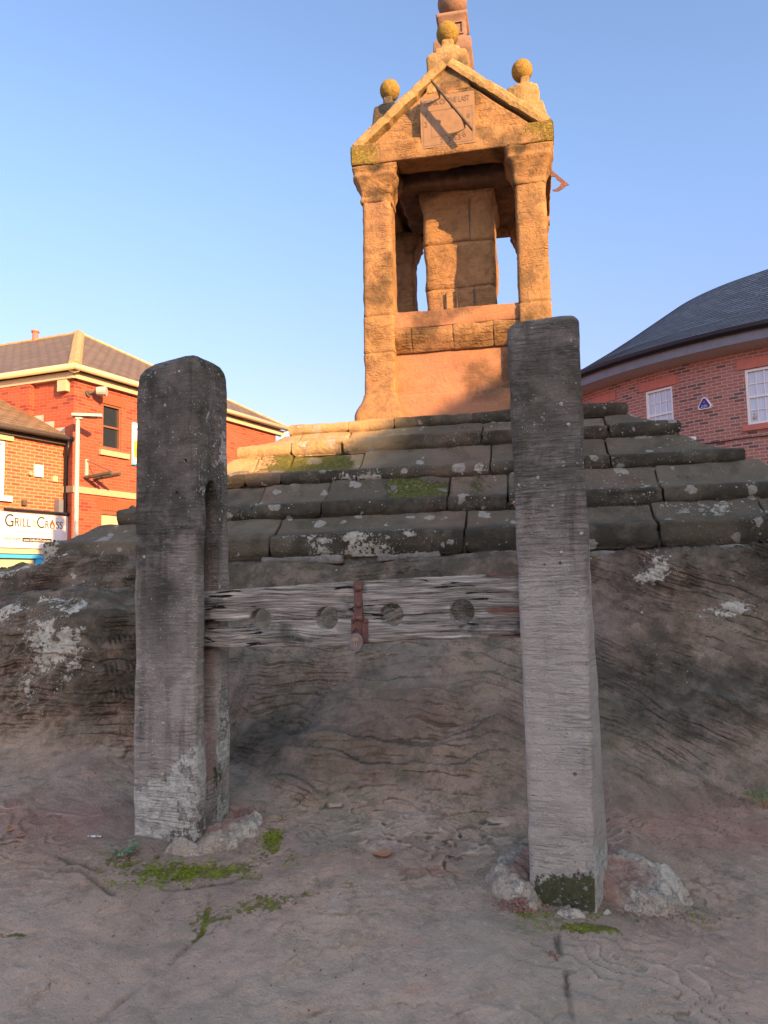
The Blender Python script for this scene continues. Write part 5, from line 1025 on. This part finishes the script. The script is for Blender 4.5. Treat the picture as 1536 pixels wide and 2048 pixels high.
# ---------------------------------------------------------------- right building
RC = np.array([14., 22.9]); RR = 9.2
rb_ = thing('curved_building', 'round-ended red brick building with conical grey slate roof and white windows, right of the steps', 'building', (RC[0], RC[1], -.6))
def cy_(a, z, r=RR): return (RC[0] + r * math.cos(R(a)), RC[1] + r * math.sin(R(a)), z)
wn_ = [(213.9, 218.4, 4.64, 5.86), (228.6, 233.2, 4.64, 5.86), (204.0, 207.5, 4.64, 5.86), (243, 247.6, 4.64, 5.86)]
m = MB(); As = sorted({*np.arange(175, 300.1, 1.).tolist(), *[w[0] for w in wn_], *[w[1] for w in wn_]}); Zs = [-.6, 4.64, 5.86, 6.45]
U = lambda a, z: (R(a) * RR, z)
for a, b in zip(As[:-1], As[1:]):
    for c, e in zip(Zs[:-1], Zs[1:]):
        if any(w[0] <= a and b <= w[1] and w[2] <= c and e <= w[3] for w in wn_): continue
        m.quad(cy_(a, c), cy_(b, c), cy_(b, e), cy_(a, e), [U(a, c), U(b, c), U(b, e), U(a, e)])
for a, b, c, e in wn_:
    for (p, q) in (((a, c), (a, e)), ((b, e), (b, c)), ((a, e), (b, e)), ((b, c), (a, c))): m.quad(cy_(*p), cy_(*p, RR - .12), cy_(*q, RR - .12), cy_(*q), [U(*p), U(p[0] + .5, p[1]), U(q[0] + .5, q[1]), U(*q)])
rw = m.build('wall', M['brickC'], rb_)
def chord(a, b):
    p, q = np.array(cy_(a, 0)[:2]), np.array(cy_(b, 0)[:2]); d = q - p; L = np.linalg.norm(d); d /= L; n = (p + q) / 2 - RC; n /= np.linalg.norm(n); return p, d, n, L
for a, b, c, e in wn_:
    p, d, n, L = chord(a, b); w_ = sash(rb_, (*p, 0), d, n, 0, L, c, e, 4, 2, M['white'], M['glassl'], .055, .02, True, -.09)
    m = MB(); m.box((*p, 0), d, n, -.14, L + .14, 5.87, 6.09, -.04, .03); m.build('lintel', M['redsill'], w_)
    m = MB(); m.box((*p, 0), d, n, -.10, L + .10, 4.51, 4.635, -.04, .07); m.build('sill', M['redsill'], w_)
p, d, n, L = chord(228.6, 233.2)
m = MB(); q = (p[0] + d[0]*.13 - n[0]*.06, p[1] + d[1]*.13 - n[1]*.06, 4.80); m.ball(q, .035, 10, 1.4); m.ball((q[0], q[1], 4.88), .02, 8); o_ = m.build('window_ornament', M['sill'], origin=q); tag(o_, 'tiny golden ornament inside the lower left pane of the right-hand window', 'ornament')
def lathe(name, prof, mat, parent, a0=170, a1=530, stp=3, uvs=True):
    m = MB(); As = np.arange(a0, a1 + .1, stp); s_ = 0; S_ = [0]
    for p, q in zip(prof[:-1], prof[1:]): s_ += math.hypot(q[0]-p[0], q[1]-p[1]); S_.append(s_)
    for i, (p, q) in enumerate(zip(prof[:-1], prof[1:])):
        for a, b in zip(As[:-1], As[1:]):
            m.quad(cy_(a, p[1], p[0]), cy_(b, p[1], p[0]), cy_(b, q[1], q[0]), cy_(a, q[1], q[0]), [(R(a) * 8, S_[i]), (R(b) * 8, S_[i]), (R(b) * 8, S_[i+1]), (R(a) * 8, S_[i+1])])
    return m.build(name, mat, parent, True)
# slate courses as real overlapping rings
prof0 = [(9.86, 6.66), (8.6, 7.27), (7.42, 7.96), (6.56, 8.5), (5.8, 9.0), (5.04, 9.5), (3.8, 10.0), (2.6, 10.35), (.02, 10.9)]
Ls_ = [0]
for p, q in zip(prof0[:-1], prof0[1:]): Ls_.append(Ls_[-1] + math.hypot(q[0]-p[0], q[1]-p[1]))
ts = np.arange(0, Ls_[-1], .2); pr_ = np.interp(ts, Ls_, [p[0] for p in prof0]), np.interp(ts, Ls_, [p[1] for p in prof0]); prof = []
for i in range(len(ts) - 1): prof += [(pr_[0][i], pr_[1][i] + .016), (pr_[0][i+1], pr_[1][i+1])]
m = MB(); As = np.arange(170, 330.1, 2.)
rnd2 = random.Random(3)
V = []; F = []; UVl = []
for i, (p, q) in enumerate(zip(prof[:-1], prof[1:])):
    row = i // 2; s0, s1 = ts[row] if i % 2 == 0 else ts[row + 1], ts[row + 1]
    for a, b in zip(As[:-1], As[1:]): m.quad(cy_(a, p[1], p[0]), cy_(b, p[1], p[0]), cy_(b, q[1], q[0]), cy_(a, q[1], q[0]), [(R(a) * 7, s0), (R(b) * 7, s0), (R(b) * 7, s1), (R(a) * 7, s1)])
for a, b in zip(np.arange(330, 530, 10.), np.arange(340, 540, 10.)):
    for p, q in zip(prof0[:-1], prof0[1:]): m.quad(cy_(a, p[1], p[0]), cy_(b, p[1], p[0]), cy_(b, q[1], q[0]), cy_(a, q[1], q[0]))
rr_ = m.build('roof', M['slateC'], rb_)
lathe('gutter', [(9.70, 6.66), (9.72, 6.56), (9.84, 6.53), (9.90, 6.58), (9.91, 6.66), (9.87, 6.665), (9.86, 6.60), (9.74, 6.60), (9.70, 6.66)], M['black'], rb_)
lathe('fascia', [(9.72, 6.32), (9.75, 6.32), (9.75, 6.57), (9.72, 6.57)], M['dgrey'], rb_)
lathe('soffit', [(9.15, 6.27), (9.73, 6.33), (9.73, 6.35), (9.15, 6.30)], M['soffit'], rb_)
# triangular alarm plaque
p, d, n, L = chord(222.2, 224.2); P4 = (*(p + d * L / 2), 0)
al = thing('burglar_alarm', 'white triangular alarm box with navy face on the curved brick wall', 'alarm box', (P4[0], P4[1], 5.2))
def tri(s_, o0, o1, mat, nm):
    out = []
    for k, ang in enumerate((90, 210, 330)):
        c_ = (.11 * s_ * math.cos(R(ang)), .11 * s_ * math.sin(R(ang)))
        for da in (-50, -25, 0, 25, 50): out.append((c_[0] + .055 * s_ * math.cos(R(ang + da)), c_[1] + .055 * s_ * math.sin(R(ang + da))))
    m = MB(); m.prism([W3(u, 5.25 + v, o0, P4, d, n) for u, v in out], (n[0] * (o1 - o0), n[1] * (o1 - o0), 0)); return m.build(nm, mat, al)
tri(1, .0, .07, M['white'], 'casing'); tri(.82, .07, .075, M['navy'], 'face_plate')
m = MB(); m.ball(W3(0, 5.29, .077, P4, d, n), .022, 10); m.build('red_emblem', M['flame'], al)
for z_, w_ in ((5.215, .13), (5.18, .16)): txt('SECURITY', .022, w_, W3(-w_ / 2, z_, .075, P4, d, n), d, n, M['white'], al, .003)
cm = thing('security_camera', 'small grey security camera low on the curved brick wall', 'camera', cy_(221.5, 4.5))
m = MB(); m.tube([cy_(221.5, 4.50), cy_(221.5, 4.48, RR + .10)], .02, 8); m.tube([cy_(221.9, 4.36), cy_(221.9, 4.36, RR + .07)], .045, 10); m.build('bracket', M['dgrey'], cm)
m = MB(); m.tube([cy_(220.9, 4.53, RR + .12), cy_(221.9, 4.50, RR + .16)], .04, 10); m.build('camera_body', M['white'], cm)
m = MB(); m.tube([cy_(a, 4.36 + .004 * math.sin(a), RR + .015) for a in np.arange(222, 246, 1.)], .012, 6); o_ = m.build('cable', M['black'], origin=cy_(222, 4.36)); tag(o_, 'thin black cable running level along the curved brick wall', 'cable')

# ---------------------------------------------------------------- unseen houses added behind the viewer to cast shade into the scene
s2 = Vector((sd.x, sd.y)).normalized(); eu = Vector((-s2.y, s2.x)); te = math.tan(R(SUN_EL))
def hp(u, v, z): p = eu * u + s2 * v; return (p.x, p.y, z)
def shade_caster(label, us, zs_, v0, v1):
    h_ = thing('shade_caster', label, 'shade_caster', hp(us[0], v0, -.6)); z = [q + (v0) * te for q in zs_]; n = len(us)
    m = MB(); poly = [hp(us[0], v0, -.6)] + [hp(u, v0, q) for u, q in zip(us, z)] + [hp(us[-1], v0, -.6)]; m.prism(poly, tuple(s2 * (v1 - v0)) + (0,)); m.build('wall', M['brickA'], h_)
    m = MB(); m.prism([hp(u, v0 - .3, q + .01) for u, q in zip(us, z)] + [hp(u, v0 - .3, q + .12) for u, q in zip(us, z)][::-1], tuple(s2 * (v1 - v0 + .3)) + (0,)); m.build('roof', M['slateA'], h_)
edge = []                        # roof outline through the points where light meets shade
for x_, y_, z_ in [(-2.6, 5.2, 2.25), (-1.75, 5.1, 2.2), (-1.05, 5.2, 2.20), (-.55, 5.35, 2.30), (-.12, 5.45, 2.50), (.35, 5.75, 2.79), (.77, 6.3, 2.98), (1.3, 6.3, 3.25)]:
    p_ = Vector((x_, y_)); edge.append((p_.dot(eu), z_ - te * p_.dot(s2) - .12))
edge.sort(); shade_caster('unseen brick building behind the viewer, roof outline shaped to cast the foreground shade', [-9, -4] + [e_[0] for e_ in edge] + [9], [2.9, 3.2] + [e_[1] for e_ in edge] + [4.2], 13, 22)
shade_caster('taller unseen brick building added behind the viewer to shade the right-hand building', [14.6, 16, 24, 34], [13.5, 15.5, 17, 13], 16, 26)
